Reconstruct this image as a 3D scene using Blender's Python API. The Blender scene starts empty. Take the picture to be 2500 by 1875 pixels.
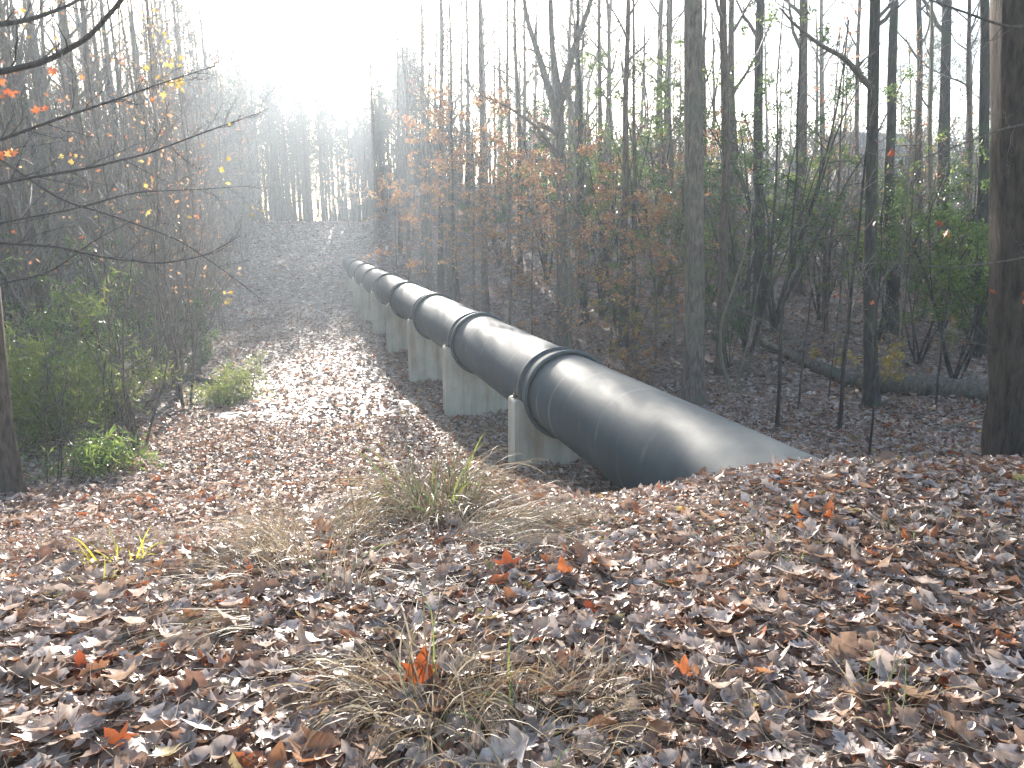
import bpy, math, random
import numpy as np
from mathutils import Vector, Matrix

# ------------------------------------------------------------------ camera, light, exposure
sc = bpy.context.scene
R = math.radians
F_PX, PITCH, YAW, EYE = 780.0, 0.1926, 0.2686, 1.7
cam_d = bpy.data.cameras.new('camera'); cam = bpy.data.objects.new('camera', cam_d)
sc.collection.objects.link(cam)
cam.location = (0, 0, EYE); cam.rotation_euler = (math.pi/2 - PITCH, 0, 0)
cam_d.sensor_width = 36; cam_d.lens = 36*F_PX/1024; cam_d.clip_start = 0.05; cam_d.clip_end = 3000
sc.camera = cam
SUN_EL, SUN_AZ = 16.0, -10.0            # azimuth from +Y, towards +X
w = bpy.data.worlds.new('World'); sc.world = w; w.use_nodes = True
nt = w.node_tree; nt.nodes.clear()
wo = nt.nodes.new('ShaderNodeOutputWorld'); bg = nt.nodes.new('ShaderNodeBackground'); sky = nt.nodes.new('ShaderNodeTexSky')
sky.sky_type = 'NISHITA'; sky.sun_disc = False; sky.sun_elevation = R(SUN_EL); sky.sun_rotation = R(SUN_AZ)
sky.air_density = 1.0; sky.dust_density = 1.2; sky.ozone_density = 1.0
bg.inputs[1].default_value = 0.13
nt.links.new(sky.outputs[0], bg.inputs[0]); nt.links.new(bg.outputs[0], wo.inputs[0])
sd = bpy.data.lights.new('sun', 'SUN'); sun = bpy.data.objects.new('sun', sd); sc.collection.objects.link(sun)
sd.energy = 5.0; sd.angle = R(0.55); sd.color = (1.0, 0.93, 0.84)
dvec = Vector((math.sin(R(SUN_AZ))*math.cos(R(SUN_EL)), math.cos(R(SUN_AZ))*math.cos(R(SUN_EL)), math.sin(R(SUN_EL))))
sun.rotation_euler = dvec.to_track_quat('Z', 'Y').to_euler()
sun.location = (-10, 60, 40)
sc.view_settings.view_transform = 'Standard'; sc.view_settings.look = 'None'
sc.view_settings.exposure = 1.9; sc.view_settings.gamma = 1.0
sc.render.engine = 'CYCLES'
cy = sc.cycles
cy.use_denoising = True
cy.max_bounces = 5; cy.diffuse_bounces = 3; cy.glossy_bounces = 2; cy.transmission_bounces = 3; cy.volume_bounces = 0
cy.transparent_max_bounces = 8; cy.sample_clamp_indirect = 4.0
cy.caustics_reflective = False; cy.caustics_refractive = False
GLARE_HAZE_DENSITY, GLARE_HAZE_G = 0.0012, 0.55

# ------------------------------------------------------------------ helpers
rng = np.random.default_rng(7); random.seed(7)
C = sc.collection
UX, UY = -math.sin(YAW), math.cos(YAW)          # along the pipe
NX, NY = math.cos(YAW), math.sin(YAW)           # across the pipe, to the right
def st2xy(s, t): return s*UX + t*NX, s*UY + t*NY

def tag(o, label=None, cat=None, group=None, kind=None):
    if label: o['label'] = label
    if cat: o['category'] = cat
    if group: o['group'] = group
    if kind: o['kind'] = kind
    return o
def empty(name, loc, label, cat, group=None, rz=0.0):
    o = bpy.data.objects.new(name, None); C.objects.link(o); o.location = loc; o.rotation_euler = (0, 0, rz)
    o.empty_display_size = 0.2
    return tag(o, label, cat, group)

class Geo:
    """collects vertices and faces (quads or triangles) with one random number per face"""
    def __init__(s): s.v, s.q, s.t, s.qr, s.tr, s.n = [], [], [], [], [], 0
    def add(s, v, q=None, t=None, r=0.5):
        v = np.asarray(v, float).reshape(-1, 3); s.v.append(v)
        if q is not None and len(q):
            q = np.asarray(q, int).reshape(-1, 4); s.q.append(q + s.n); s.qr.append(np.broadcast_to(np.asarray(r, float), (len(q),)))
        if t is not None and len(t):
            t = np.asarray(t, int).reshape(-1, 3); s.t.append(t + s.n); s.tr.append(np.broadcast_to(np.asarray(r, float), (len(t),)))
        s.n += len(v)
    def mesh(s, name, smooth=True):
        me = bpy.data.meshes.new(name)
        if not s.n: return me
        V = np.concatenate(s.v)
        Q = np.concatenate(s.q) if s.q else np.zeros((0, 4), int); T = np.concatenate(s.t) if s.t else np.zeros((0, 3), int)
        me.vertices.add(len(V)); me.vertices.foreach_set('co', V.astype(np.float32).ravel())
        loops = np.concatenate([Q.ravel(), T.ravel()]); me.loops.add(len(loops)); me.loops.foreach_set('vertex_index', loops.astype(np.int32))
        nf = len(Q)+len(T); me.polygons.add(nf)
        st = np.concatenate([np.arange(len(Q))*4, len(Q)*4 + np.arange(len(T))*3])
        me.polygons.foreach_set('loop_start', st.astype(np.int32))
        me.update(calc_edges=True)
        rr = np.concatenate(s.qr + s.tr) if nf else np.zeros(0)
        at = me.attributes.new('rnd', 'FLOAT', 'FACE'); at.data.foreach_set('value', rr.astype(np.float32))
        me.polygons.foreach_set('use_smooth', np.full(nf, smooth)); me.update()
        return me
    def build(s, name, mat, parent=None, smooth=True):
        me = s.mesh(name, smooth); me.materials.append(mat)
        o = bpy.data.objects.new(name, me); C.objects.link(o)
        if parent: o.parent = parent
        return o

def tube(g, P, rad, k=6, r=0.5, cap=True):
    P = np.asarray(P, float); n = len(P); rad = np.broadcast_to(np.asarray(rad, float), (n,))
    T = np.gradient(P, axis=0); T /= np.linalg.norm(T, axis=1)[:, None] + 1e-9
    ref = np.array([1.0, 0, 0]) if abs(T[0, 0]) < .8 else np.array([0, 1.0, 0])
    A = np.cross(T, ref); A /= np.linalg.norm(A, axis=1)[:, None] + 1e-9; B = np.cross(T, A)
    a = np.arange(k)*2*np.pi/k
    V = P[:, None] + rad[:, None, None]*(np.cos(a)[None, :, None]*A[:, None] + np.sin(a)[None, :, None]*B[:, None])
    i = np.arange(n-1)[:, None]*k; j = np.arange(k)[None]; j2 = (j+1) % k
    Q = np.stack([i+j, i+j2, i+k+j2, i+k+j], -1).reshape(-1, 4)
    tri = None
    if cap:
        V = np.concatenate([V.reshape(-1, 3), P[-1:] + T[-1:]*rad[-1]*.5]); b = (n-1)*k
        tri = np.stack([b+j[0], b+j2[0], np.full(k, n*k)], -1)
    g.add(V, Q, tri, r)

def box(g, lo, hi, bev=0.0, r=0.5):
    lo = np.array(lo, float); hi = np.array(hi, float)
    v = np.array([[x, y, z] for x in (0, 1) for y in (0, 1) for z in (0, 1)], float)*(hi-lo)+lo
    g.add(v, [[0, 1, 3, 2], [4, 6, 7, 5], [0, 4, 5, 1], [2, 3, 7, 6], [0, 2, 6, 4], [1, 5, 7, 3]], r=r)

# ------------------------------------------------------------------ terrain
def smooth_table(xs, zs, lo, hi, step=0.1, sig=0.35):
    X = np.arange(lo, hi, step); Z = np.interp(X, xs, zs)
    kx = np.arange(-30, 31)*step; kk = np.exp(-.5*(kx/sig)**2); kk /= kk.sum()
    Z = np.convolve(np.pad(Z, 30, mode='edge'), kk, 'valid'); return X, Z
TA = smooth_table([-20, 0, 2.6, 4, 5.5, 7, 9, 11.5, 14, 19, 25.6, 38, 45, 51, 54, 57, 60, 64, 72, 84, 95, 104, 120, 150, 250],
                  [.1, .02, -.02, -.12, -.40, -.95, -1.60, -2.0, -2.3, -2.7, -2.92, -3.05, -3.2, -3.05, -2.5, -1.7, -1.0, -.35, .5, 1.9, 2.85, 2.7, -1.5, -8, -14], -20, 250)
TB = smooth_table([-20, 0, 4, 5.2, 5.8, 6.4, 8.7, 11, 15, 20, 36, 55, 75, 110, 250],
                  [.1, .0, .0, .0, -.08, -.34, -1.62, -1.85, -2.25, -2.5, -1.0, 1.3, 5, 8, 8], -20, 250, .05, .15)
TL = smooth_table([-20, 0, 2.6, 5.5, 7, 9, 11.5, 14, 20, 40, 70, 100, 250],
                  [.1, .02, -.02, -.38, -.8, -1.33, -1.9, -2.15, -2.35, -.9, 2.5, 4.5, 5], -20, 250)
def sstep(x, a, b):
    k = np.clip((x-a)/(b-a), 0, 1); return k*k*(3-2*k)
_ph = rng.uniform(0, 6.28, (18,)); _dr = rng.uniform(0, 6.28, (18,)); _fr = np.concatenate([rng.uniform(.25, .6, 6), rng.uniform(.9, 2.0, 6), rng.uniform(3, 6, 6)])
_am = np.concatenate([np.full(6, .035), np.full(6, .016), np.full(6, .007)])
def height(x, y):
    x = np.asarray(x, float); y = np.asarray(y, float)
    s = x*UX + y*UY; t = x*NX + y*NY
    a = np.interp(s, *TA); b = np.interp(y, *TB); l = np.interp(y, *TL)
    wb = sstep(x + .10*np.maximum(y-6, 0), .6, 2.45)*(1-sstep(y, 7.5, 10.5))   # embankment the pipe comes out of
    z = a*(1-wb) + b*wb
    wr = sstep(t, 8, 15)*sstep(y, 8, 14); z = z*(1-wr) + b*wr
    wl = sstep(-t, 3, 9)*sstep(y, 8, 14); z = z*(1-wl) + l*wl
    z = z - .20*np.exp(-((x-1.25)**2/.55 + (y-7.7)**2/1.1))
    n = 0
    for i in range(18): n = n + _am[i]*np.sin(_fr[i]*(x*math.cos(_dr[i]) + y*math.sin(_dr[i])) + _ph[i])
    fade = 1 - sstep(np.hypot(x, y), 60, 200)
    return z + n*(.25 + .75*sstep(y, 6.5, 9))*fade
def H(x, y): return float(height(x, y))
def ray(px, py):
    X = (px-512)/F_PX; u = (384-py)/F_PX
    return np.array([X, math.cos(PITCH)+u*math.sin(PITCH), -math.sin(PITCH)+u*math.cos(PITCH)])
def at(px, py, y):                       # the point at distance y ahead seen at that place of the photograph
    r = ray(px, py); k = y/r[1]; return np.array([r[0]*k, y, EYE + r[2]*k])
def foot(px, y, py=384):                 # a spot on the ground, y metres ahead
    p = at(px, py, y); return np.array([p[0], y, H(p[0], y)])
def ground_grid():
    ys = np.concatenate([np.arange(-12, 0, .5), np.arange(0, 14, .1), np.arange(14, 40, .3), np.arange(40, 130, 1.2), np.linspace(130, 420, 30)])
    xr = np.concatenate([np.arange(0, 9, .12), np.arange(9, 30, .4), np.arange(30, 80, 1.5), np.linspace(80, 260, 20)])
    xs = np.concatenate([-xr[:0:-1], xr])
    X, Y = np.meshgrid(xs, ys); Z = height(X, Y)
    n, m = X.shape; V = np.stack([X, Y, Z], -1).reshape(-1, 3)
    i = (np.arange(n-1)[:, None]*m + np.arange(m-1)[None]).ravel()
    return V, np.stack([i, i+1, i+m+1, i+m], -1)

# ------------------------------------------------------------------ materials
def new_mat(name):
    m = bpy.data.materials.new(name); m.use_nodes = True; t = m.node_tree; t.nodes.clear()
    out = t.nodes.new('ShaderNodeOutputMaterial'); return m, t, out
def N(t, kind, **kw):
    n = t.nodes.new(kind)
    for k, v in kw.items():
        if k.startswith('in_'): n.inputs[int(k[3:]) if k[3:].isdigit() else k[3:].replace('_', ' ')].default_value = v
        else: setattr(n, k, v)
    return n
def ramp(t, fac, stops, interp='LINEAR'):
    r = t.nodes.new('ShaderNodeValToRGB'); r.color_ramp.interpolation = interp
    e = r.color_ramp.elements
    while len(e) < len(stops): e.new(.5)
    for el, (p, c) in zip(e, stops): el.position = p; el.color = (*c, 1)
    t.links.new(fac, r.inputs[0]); return r.outputs[0]
def mixc(t, fac, a, b, mode='MIX'):
    m = t.nodes.new('ShaderNodeMix'); m.data_type = 'RGBA'; m.blend_type = mode
    for sock, val in ((m.inputs[0], fac), (m.inputs[6], a), (m.inputs[7], b)):
        if hasattr(val, 'links'): t.links.new(val, sock)
        else: sock.default_value = val if not isinstance(val, tuple) else (*val, 1)
    return m.outputs[2]
def leaf_mat(name, stops, rough=.5, trans=.35, spec=.5, vein=12.0):
    m, t, out = new_mat(name)
    a = N(t, 'ShaderNodeAttribute', attribute_name='rnd')
    col = ramp(t, a.outputs['Fac'], stops, 'CONSTANT' if len(stops) > 3 else 'LINEAR')
    tc = N(t, 'ShaderNodeTexCoord'); no = N(t, 'ShaderNodeTexNoise', in_Scale=vein, in_Detail=2.0); t.links.new(tc.outputs['Object'], no.inputs['Vector'])
    v = ramp(t, no.outputs['Fac'], [(.3, (.62, .6, .58)), (.7, (1.25, 1.22, 1.2))])
    col = mixc(t, 1.0, col, v, 'MULTIPLY')
    b = N(t, 'ShaderNodeBsdfPrincipled'); b.inputs['Roughness'].default_value = rough; b.inputs['Specular IOR Level'].default_value = spec
    t.links.new(col, b.inputs['Base Color'])
    tr = N(t, 'ShaderNodeBsdfTranslucent'); t.links.new(col, tr.inputs[0])
    mx = N(t, 'ShaderNodeMixShader'); mx.inputs[0].default_value = trans
    t.links.new(b.outputs[0], mx.inputs[1]); t.links.new(tr.outputs[0], mx.inputs[2]); t.links.new(mx.outputs[0], out.inputs[0])
    return m
def bark_mat(name, dark, light, scale=6.0, moss=None, rough=.9):
    m, t, out = new_mat(name)
    tc = N(t, 'ShaderNodeTexCoord'); mp = N(t, 'ShaderNodeMapping'); mp.inputs['Scale'].default_value = (scale*3.2, scale*3.2, scale*.7)
    t.links.new(tc.outputs['Object'], mp.inputs[0])
    n1 = N(t, 'ShaderNodeTexNoise', in_Scale=1.0, in_Detail=8.0, in_Roughness=.75); t.links.new(mp.outputs[0], n1.inputs['Vector'])
    col = ramp(t, n1.outputs['Fac'], [(.40, dark), (.60, light)])
    if moss:
        n2 = N(t, 'ShaderNodeTexNoise', in_Scale=1.1, in_Detail=4.0); t.links.new(tc.outputs['Object'], n2.inputs['Vector'])
        f = ramp(t, n2.outputs['Fac'], [(.5, (0, 0, 0)), (.68, (.8, .8, .8))]); col = mixc(t, f, col, moss)
    b = N(t, 'ShaderNodeBsdfPrincipled'); b.inputs['Roughness'].default_value = rough; b.inputs['Specular IOR Level'].default_value = .3
    t.links.new(col, b.inputs['Base Color'])
    bp = N(t, 'ShaderNodeBump'); bp.inputs['Strength'].default_value = 1.0; bp.inputs['Distance'].default_value = .05
    t.links.new(n1.outputs['Fac'], bp.inputs['Height']); t.links.new(bp.outputs[0], b.inputs['Normal']); t.links.new(b.outputs[0], out.inputs[0])
    return m

LITTER = [(0, (.14, .085, .055)), (.06, (.25, .15, .10)), (.18, (.36, .24, .17)), (.34, (.44, .325, .25)), (.52, (.54, .43, .36)),
          (.72, (.60, .50, .44)), (.86, (.27, .15, .10)), (.925, (.40, .19, .09)), (.965, (.44, .14, .05)), (.985, (.36, .28, .14)), (.993, (.52, .38, .10)), (.997, (.24, .06, .03))]
M = {}
M['litter'] = leaf_mat('fallen_leaves', LITTER, rough=.47, trans=.34, spec=.42, vein=25)
M['rust'] = leaf_mat('rusty_leaves', [(0, (.44, .21, .10)), (.35, (.54, .29, .14)), (.6, (.60, .38, .20)), (.8, (.40, .17, .09)), (.93, (.62, .46, .16))], .5, .55, .45)
M['yellow'] = leaf_mat('yellow_leaves', [(0, (.50, .37, .09)), (.5, (.46, .31, .08)), (1, (.52, .43, .14))], .5, .5, .4)
M['orange'] = leaf_mat('orange_leaves', [(0, (.46, .17, .06)), (.5, (.42, .11, .05)), (1, (.46, .25, .08))], .5, .5, .4)
M['redleaf'] = leaf_mat('red_oak_leaf', [(0, (.30, .05, .02)), (.5, (.40, .10, .03)), (1, (.48, .17, .05))], .5, .35, .4)
M['tanleaf'] = leaf_mat('tan_oak_leaf', [(0, (.34, .20, .12)), (1, (.42, .33, .28))], .5, .3, .45, 30)
M['paleleaf'] = leaf_mat('pale_leaf', [(0, (.50, .46, .43)), (1, (.56, .53, .50))], .45, .25, .5, 30)
M['holly'] = leaf_mat('glossy_evergreen_leaves', [(0, (.055, .10, .032)), (.5, (.085, .15, .045)), (1, (.16, .22, .06))], .22, .45, .9)
M['bamboo'] = leaf_mat('cane_and_lit_holly_leaves', [(0, (.09, .16, .035)), (.5, (.15, .23, .05)), (1, (.26, .32, .08))], .30, .55, .7)  # cane leaves; on hollies this brighter green stands in for sunlight
M['lime'] = leaf_mat('light_green_leaves', [(0, (.13, .20, .035)), (.5, (.20, .26, .05)), (1, (.30, .30, .07))], .42, .5, .5)
M['needle'] = leaf_mat('pine_needles', [(0, (.035, .06, .03)), (1, (.06, .09, .04))], .5, .3, .4)
M['straw'] = leaf_mat('dry_grass_blades', [(0, (.22, .155, .09)), (.45, (.33, .25, .16)), (1, (.42, .36, .26))], .5, .35, .4, 30)
M['greenblade'] = leaf_mat('green_grass_blades', [(0, (.12, .17, .07)), (.5, (.17, .25, .10)), (1, (.32, .34, .07))], .42, .4, .5, 30)
M['yellowblade'] = leaf_mat('yellow_grass_blades', [(0, (.50, .45, .05)), (1, (.42, .42, .06))], .45, .45, .4, 30)
M['bark_grey'] = bark_mat('grey_bark', (.085, .062, .047), (.25, .195, .15), 5, moss=(.12, .125, .08))
M['bark_brown'] = bark_mat('brown_bark', (.06, .042, .031), (.18, .13, .096), 5)
M['bark_dark'] = bark_mat('dark_bark', (.035, .028, .024), (.10, .082, .068), 4, moss=(.07, .085, .04))
M['bark_pale'] = bark_mat('pale_smooth_bark', (.15, .12, .08), (.30, .25, .17), 7, rough=.7)
M['bark_plain'] = bark_mat('plain_dark_bark', (.04, .03, .024), (.11, .085, .065), 4)
M['twig'] = bark_mat('twig_bark', (.10, .078, .062), (.24, .20, .165), 9, rough=.55)
M['twig_dark'] = bark_mat('dark_twig_bark', (.04, .032, .03), (.09, .075, .065), 9, rough=.7)

def soil_mat():
    m, t, out = new_mat('leaf_strewn_soil')
    g = N(t, 'ShaderNodeNewGeometry')
    v = N(t, 'ShaderNodeTexVoronoi', in_Scale=11.0); t.links.new(g.outputs['Position'], v.inputs['Vector'])
    sep = N(t, 'ShaderNodeSeparateColor'); t.links.new(v.outputs['Color'], sep.inputs[0])
    st = [(p, tuple(c*.62 for c in col)) for p, col in LITTER]
    col = ramp(t, sep.outputs[0], st, 'CONSTANT')
    n = N(t, 'ShaderNodeTexNoise', in_Scale=2.0, in_Detail=5.0); t.links.new(g.outputs['Position'], n.inputs['Vector'])
    f = ramp(t, n.outputs['Fac'], [(.35, (.5, .48, .45)), (.65, (1.05, 1, .97))]); col = mixc(t, 1.0, col, f, 'MULTIPLY')
    b = N(t, 'ShaderNodeBsdfPrincipled'); b.inputs['Roughness'].default_value = .75; t.links.new(col, b.inputs['Base Color'])
    bp = N(t, 'ShaderNodeBump'); bp.inputs['Strength'].default_value = .8; bp.inputs['Distance'].default_value = .05
    t.links.new(sep.outputs[1], bp.inputs['Height']); t.links.new(bp.outputs[0], b.inputs['Normal']); t.links.new(b.outputs[0], out.inputs[0])
    return m
def pipe_mat():
    m, t, out = new_mat('blue_green_pipe_coating')
    tc = N(t, 'ShaderNodeTexCoord')
    def noise(sc3, detail=4.0, rough=.6):
        mp = N(t, 'ShaderNodeMapping'); mp.inputs['Scale'].default_value = sc3; t.links.new(tc.outputs['Object'], mp.inputs[0])
        n = N(t, 'ShaderNodeTexNoise', in_Scale=1.0, in_Detail=detail, in_Roughness=rough); t.links.new(mp.outputs[0], n.inputs['Vector']); return n.outputs['Fac']
    band = noise((.5, 7, .5)); blot = noise((1.1, .8, 1.4), 6.0); fine = noise((60, 60, 60), 3.0); ringfine = noise((1.5, 60, 1.5), 3.0)
    c = ramp(t, blot, [(.3, (.022, .036, .045)), (.55, (.036, .054, .064)), (.75, (.072, .088, .092))])
    c = mixc(t, 1.0, c, ramp(t, band, [(.3, (.82, .84, .86)), (.7, (1.18, 1.16, 1.12))]), 'MULTIPLY')
    mp = N(t, 'ShaderNodeMapping'); mp.inputs['Scale'].default_value = (.9, .9, .9); mp.inputs['Rotation'].default_value = (.5, .3, 1.1); t.links.new(tc.outputs['Object'], mp.inputs[0])
    wv = N(t, 'ShaderNodeTexWave', wave_type='RINGS', rings_direction='SPHERICAL', in_Scale=.55, in_Distortion=3.0, in_Detail=2.0); wv.inputs['Detail Scale'].default_value = .6
    t.links.new(mp.outputs[0], wv.inputs['Vector'])
    scr = ramp(t, wv.outputs['Fac'], [(.93, (0, 0, 0)), (.995, (1, 1, 1))]); patch = ramp(t, noise((.8, 1.0, .8), 3.0), [(.5, (0, 0, 0)), (.62, (.4, .4, .4))])
    k = mixc(t, 1.0, scr, patch, 'MULTIPLY'); c = mixc(t, k, c, (.24, .25, .22))
    sx = N(t, 'ShaderNodeSeparateXYZ'); t.links.new(tc.outputs['Object'], sx.inputs[0])
    up = ramp(t, sx.outputs['Z'], [(.15, (0, 0, 0)), (.66, (.85, .85, .85))]); dn = ramp(t, noise((2.2, 1.6, 2.2), 6.0, .7), [(.35, (.35, .35, .35)), (.65, (1, 1, 1))])
    c = mixc(t, mixc(t, 1.0, up, dn, 'MULTIPLY'), c, (.12, .13, .12))          # sunlight on the pipe top painted as a mottled pale crown
    b = N(t, 'ShaderNodeBsdfPrincipled'); b.inputs['Specular IOR Level'].default_value = .20
    t.links.new(c, b.inputs['Base Color']); t.links.new(ramp(t, blot, [(.3, (.50, .50, .50)), (.7, (.70, .70, .70))]), b.inputs['Roughness'])
    ad = N(t, 'ShaderNodeMath', operation='ADD'); t.links.new(fine, ad.inputs[0]); t.links.new(ringfine, ad.inputs[1])
    bp = N(t, 'ShaderNodeBump'); bp.inputs['Strength'].default_value = .35; bp.inputs['Distance'].default_value = .004
    t.links.new(ad.outputs[0], bp.inputs['Height']); t.links.new(bp.outputs[0], b.inputs['Normal']); t.links.new(b.outputs[0], out.inputs[0])
    return m
def concrete_mat():
    m, t, out = new_mat('weathered_concrete')
    tc = N(t, 'ShaderNodeTexCoord'); oi = N(t, 'ShaderNodeObjectInfo')
    off = N(t, 'ShaderNodeVectorMath', operation='MULTIPLY_ADD'); off.inputs[1].default_value = (1, 1, 1)
    cb = N(t, 'ShaderNodeCombineXYZ'); ml = N(t, 'ShaderNodeMath', operation='MULTIPLY'); ml.inputs[1].default_value = 37.0
    t.links.new(oi.outputs['Random'], ml.inputs[0]); t.links.new(ml.outputs[0], cb.inputs[0]); t.links.new(tc.outputs['Object'], off.inputs[0]); t.links.new(cb.outputs[0], off.inputs[2])
    def noise(sc3, detail=5.0):
        mp = N(t, 'ShaderNodeMapping'); mp.inputs['Scale'].default_value = sc3; t.links.new(off.outputs[0], mp.inputs[0])
        n = N(t, 'ShaderNodeTexNoise', in_Scale=1.0, in_Detail=detail, in_Roughness=.6); t.links.new(mp.outputs[0], n.inputs['Vector']); return n.outputs['Fac']
    c = ramp(t, noise((2.5, 2.5, 2.5)), [(.3, (.42, .375, .30)), (.7, (.56, .51, .42))])
    c = mixc(t, 1.0, c, ramp(t, noise((4, 4, .6)), [(.35, (.80, .77, .71)), (.6, (1.05, 1.04, 1.0))]), 'MULTIPLY')
    st = ramp(t, noise((3.0, 3.0, .35)), [(.52, (0, 0, 0)), (.70, (.75, .75, .75))]); c = mixc(t, st, c, (.36, .22, .11))
    b = N(t, 'ShaderNodeBsdfPrincipled'); b.inputs['Roughness'].default_value = .88; t.links.new(c, b.inputs['Base Color'])
    bp = N(t, 'ShaderNodeBump'); bp.inputs['Strength'].default_value = .4; bp.inputs['Distance'].default_value = .01
    t.links.new(noise((30, 30, 30)), bp.inputs['Height']); t.links.new(bp.outputs[0], b.inputs['Normal']); t.links.new(b.outputs[0], out.inputs[0])
    return m
def plain_mat(name, col, rough=.6, metal=0.0):
    m, t, out = new_mat(name); tc = N(t, 'ShaderNodeTexCoord'); n = N(t, 'ShaderNodeTexNoise', in_Scale=6.0, in_Detail=5.0); t.links.new(tc.outputs['Object'], n.inputs['Vector'])
    c = ramp(t, n.outputs['Fac'], [(.3, tuple(x*.75 for x in col)), (.7, tuple(min(1, x*1.15) for x in col))])
    b = N(t, 'ShaderNodeBsdfPrincipled'); b.inputs['Roughness'].default_value = rough; b.inputs['Metallic'].default_value = metal
    t.links.new(c, b.inputs['Base Color']); t.links.new(b.outputs[0], out.inputs[0]); return m
M['soil'] = soil_mat(); M['pipe'] = pipe_mat(); M['concrete'] = concrete_mat()
M['steel'] = plain_mat('dark_strap_steel', (.06, .062, .066), .45, .6); M['bolt'] = plain_mat('rusty_bolt', (.10, .07, .055), .6, .5)
M['roofing'] = plain_mat('grey_shingles', (.20, .18, .17), .85); M['siding'] = plain_mat('pale_siding', (.42, .40, .36), .7); M['pane'] = plain_mat('dark_window_pane', (.04, .05, .06), .1)

# ------------------------------------------------------------------ ground
g = Geo(); V, Q = ground_grid(); g.add(V, Q)
ground = g.build('ground', M['soil']); tag(ground, kind='structure')

# ------------------------------------------------------------------ pipeline and piers
R0, RB, LP, S0, T0, Z0 = .66, .735, 6.1, 11.53, 4.12, -.87
px0, py0 = st2xy(0, T0)
line = empty('pipeline', (*st2xy(S0, T0), Z0), 'long blue-green iron pipeline of belled sections running on concrete piers to the far slope', 'pipeline', rz=YAW)
def lathe(g, prof, k=96):
    a = np.arange(k)*2*np.pi/k; n = len(prof); p = np.array(prof, float)
    V = np.stack([p[:, 1:2]*np.cos(a), np.repeat(p[:, 0:1], k, 1), p[:, 1:2]*np.sin(a)], -1).reshape(-1, 3)
    i = np.arange(n-1)[:, None]*k; j = np.arange(k)[None]; j2 = (j+1) % k
    g.add(V, np.stack([i+j, i+k+j, i+k+j2, i+j2], -1).reshape(-1, 4))
# profile of one section: bell lip at y=0 facing the camera, barrel running away to the next bell
bell_prof = [(.10, R0+.004), (.02, R0+.012), (-.02, RB-.03), (0.0, RB-.006), (.012, RB), (.055, RB), (.072, RB-.012), (.085, RB-.034),
             (.16, RB-.040), (.25, RB-.046), (.33, R0+.018), (.42, R0+.004)]
barrel_prof = [(-.02, R0-.02), (0.0, R0)] + [(y, R0) for y in np.linspace(.4, LP+.05, 14)]
for k in range(-1, 9):
    first = k == -1
    y0 = -7.6 if first else k*LP
    prof = [(0, R0)] + [(y, R0) for y in np.linspace(.5, 7.6+.05, 14)] if first else [(.38, R0-.03), (.39, R0)] + [(y, R0) for y in np.linspace(.6, (LP if k < 8 else 9.0)+.05, 14)]
    g = Geo(); lathe(g, prof); sec = g.build('pipe_section', M['pipe'], line); sec.location = (0, y0, 0)
    if not first:
        g = Geo(); lathe(g, bell_prof); b = g.build('bell_collar', M['pipe'], sec)
        g = Geo(); lathe(g, [(.52, R0+.001), (.522, RB-.035), (.528, RB-.028), (.592, RB-.028), (.598, RB-.035), (.60, R0+.001)])
        st = g.build('strap_band', M['steel'], sec)
        for sx in (-1, 1):
            g = Geo(); box(g, (sx*(RB+.005)-.05, .51, -.10), (sx*(RB+.005)+.05, .61, -.08))
            tube(g, [(sx*(RB+.01), .56, -.12), (sx*(RB+.01), .56, .02)], .014, 8); tube(g, [(sx*(RB+.01), .56, -.082), (sx*(RB+.01), .56, -.045)], .032, 6)
            lug = g.build('strap_lug', M['bolt'], sec)

def pier_mesh(hb, chamfer):
    """crosswise concrete wall with a half-round cradle; local origin on the pipe axis"""
    W, T, top = .80, .42, -.11
    n = 40; a = np.linspace(np.pi+.15, 2*np.pi-.15, n)
    rr = R0+.012
    arc = np.stack([rr*np.cos(a), rr*np.sin(a)], -1)
    bv = .05; ch = chamfer
    outl = [(-W, hb), (-W, top-bv-ch), (-W+bv*.3, top-bv*.3-ch), (-W+bv+ch*.6, top)] + [tuple(q) for q in arc if q[1] < top-.005] + [(W-bv, top), (W-bv*.3, top-bv*.3), (W, top-bv), (W, hb)]
    o = np.array(outl); m = len(o)
    # rows of quads between the top outline and the base
    base = np.stack([o[:, 0], np.full(m, hb)], -1); base[0] = o[0]; base[-1] = o[-1]
    g = Geo(); e = .03
    for y, s in ((0, 1), (T, -1)):
        V = np.concatenate([np.stack([o[:, 0], np.full(m, y), o[:, 1]], -1), np.stack([base[:, 0], np.full(m, y), base[:, 1]], -1)])
        i = np.arange(1, m-2); q = np.stack([i, i+1, m+i+1, m+i], -1)
        g.add(V, q[:, ::-1] if s > 0 else q)
    V = np.concatenate([np.stack([o[:, 0], np.full(m, 0.), o[:, 1]], -1), np.stack([o[:, 0], np.full(m, T), o[:, 1]], -1)])
    i = np.arange(0, m-1); g.add(V, np.stack([i, i+1, m+i+1, m+i], -1))
    return g
ORD = ['nearest the camera', 'second from the near end of the pipe', 'third from the near end of the pipe', 'fourth from the near end of the pipe', 'fifth from the near end of the pipe',
       'sixth from the near end of the pipe', 'seventh from the near end of the pipe', 'eighth and farthest along the pipe']
LOOK = ['squat grey concrete pier with a bolted strap on top', 'broad pale concrete pier with orange rust stains', 'tall grey concrete pier with a stained foot', 'chamfered brownish concrete pier',
        'tall narrow-looking concrete pier', 'hazy tall concrete pier', 'small hazy concrete pier', 'tiny concrete pier half sunk in the slope']
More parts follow.
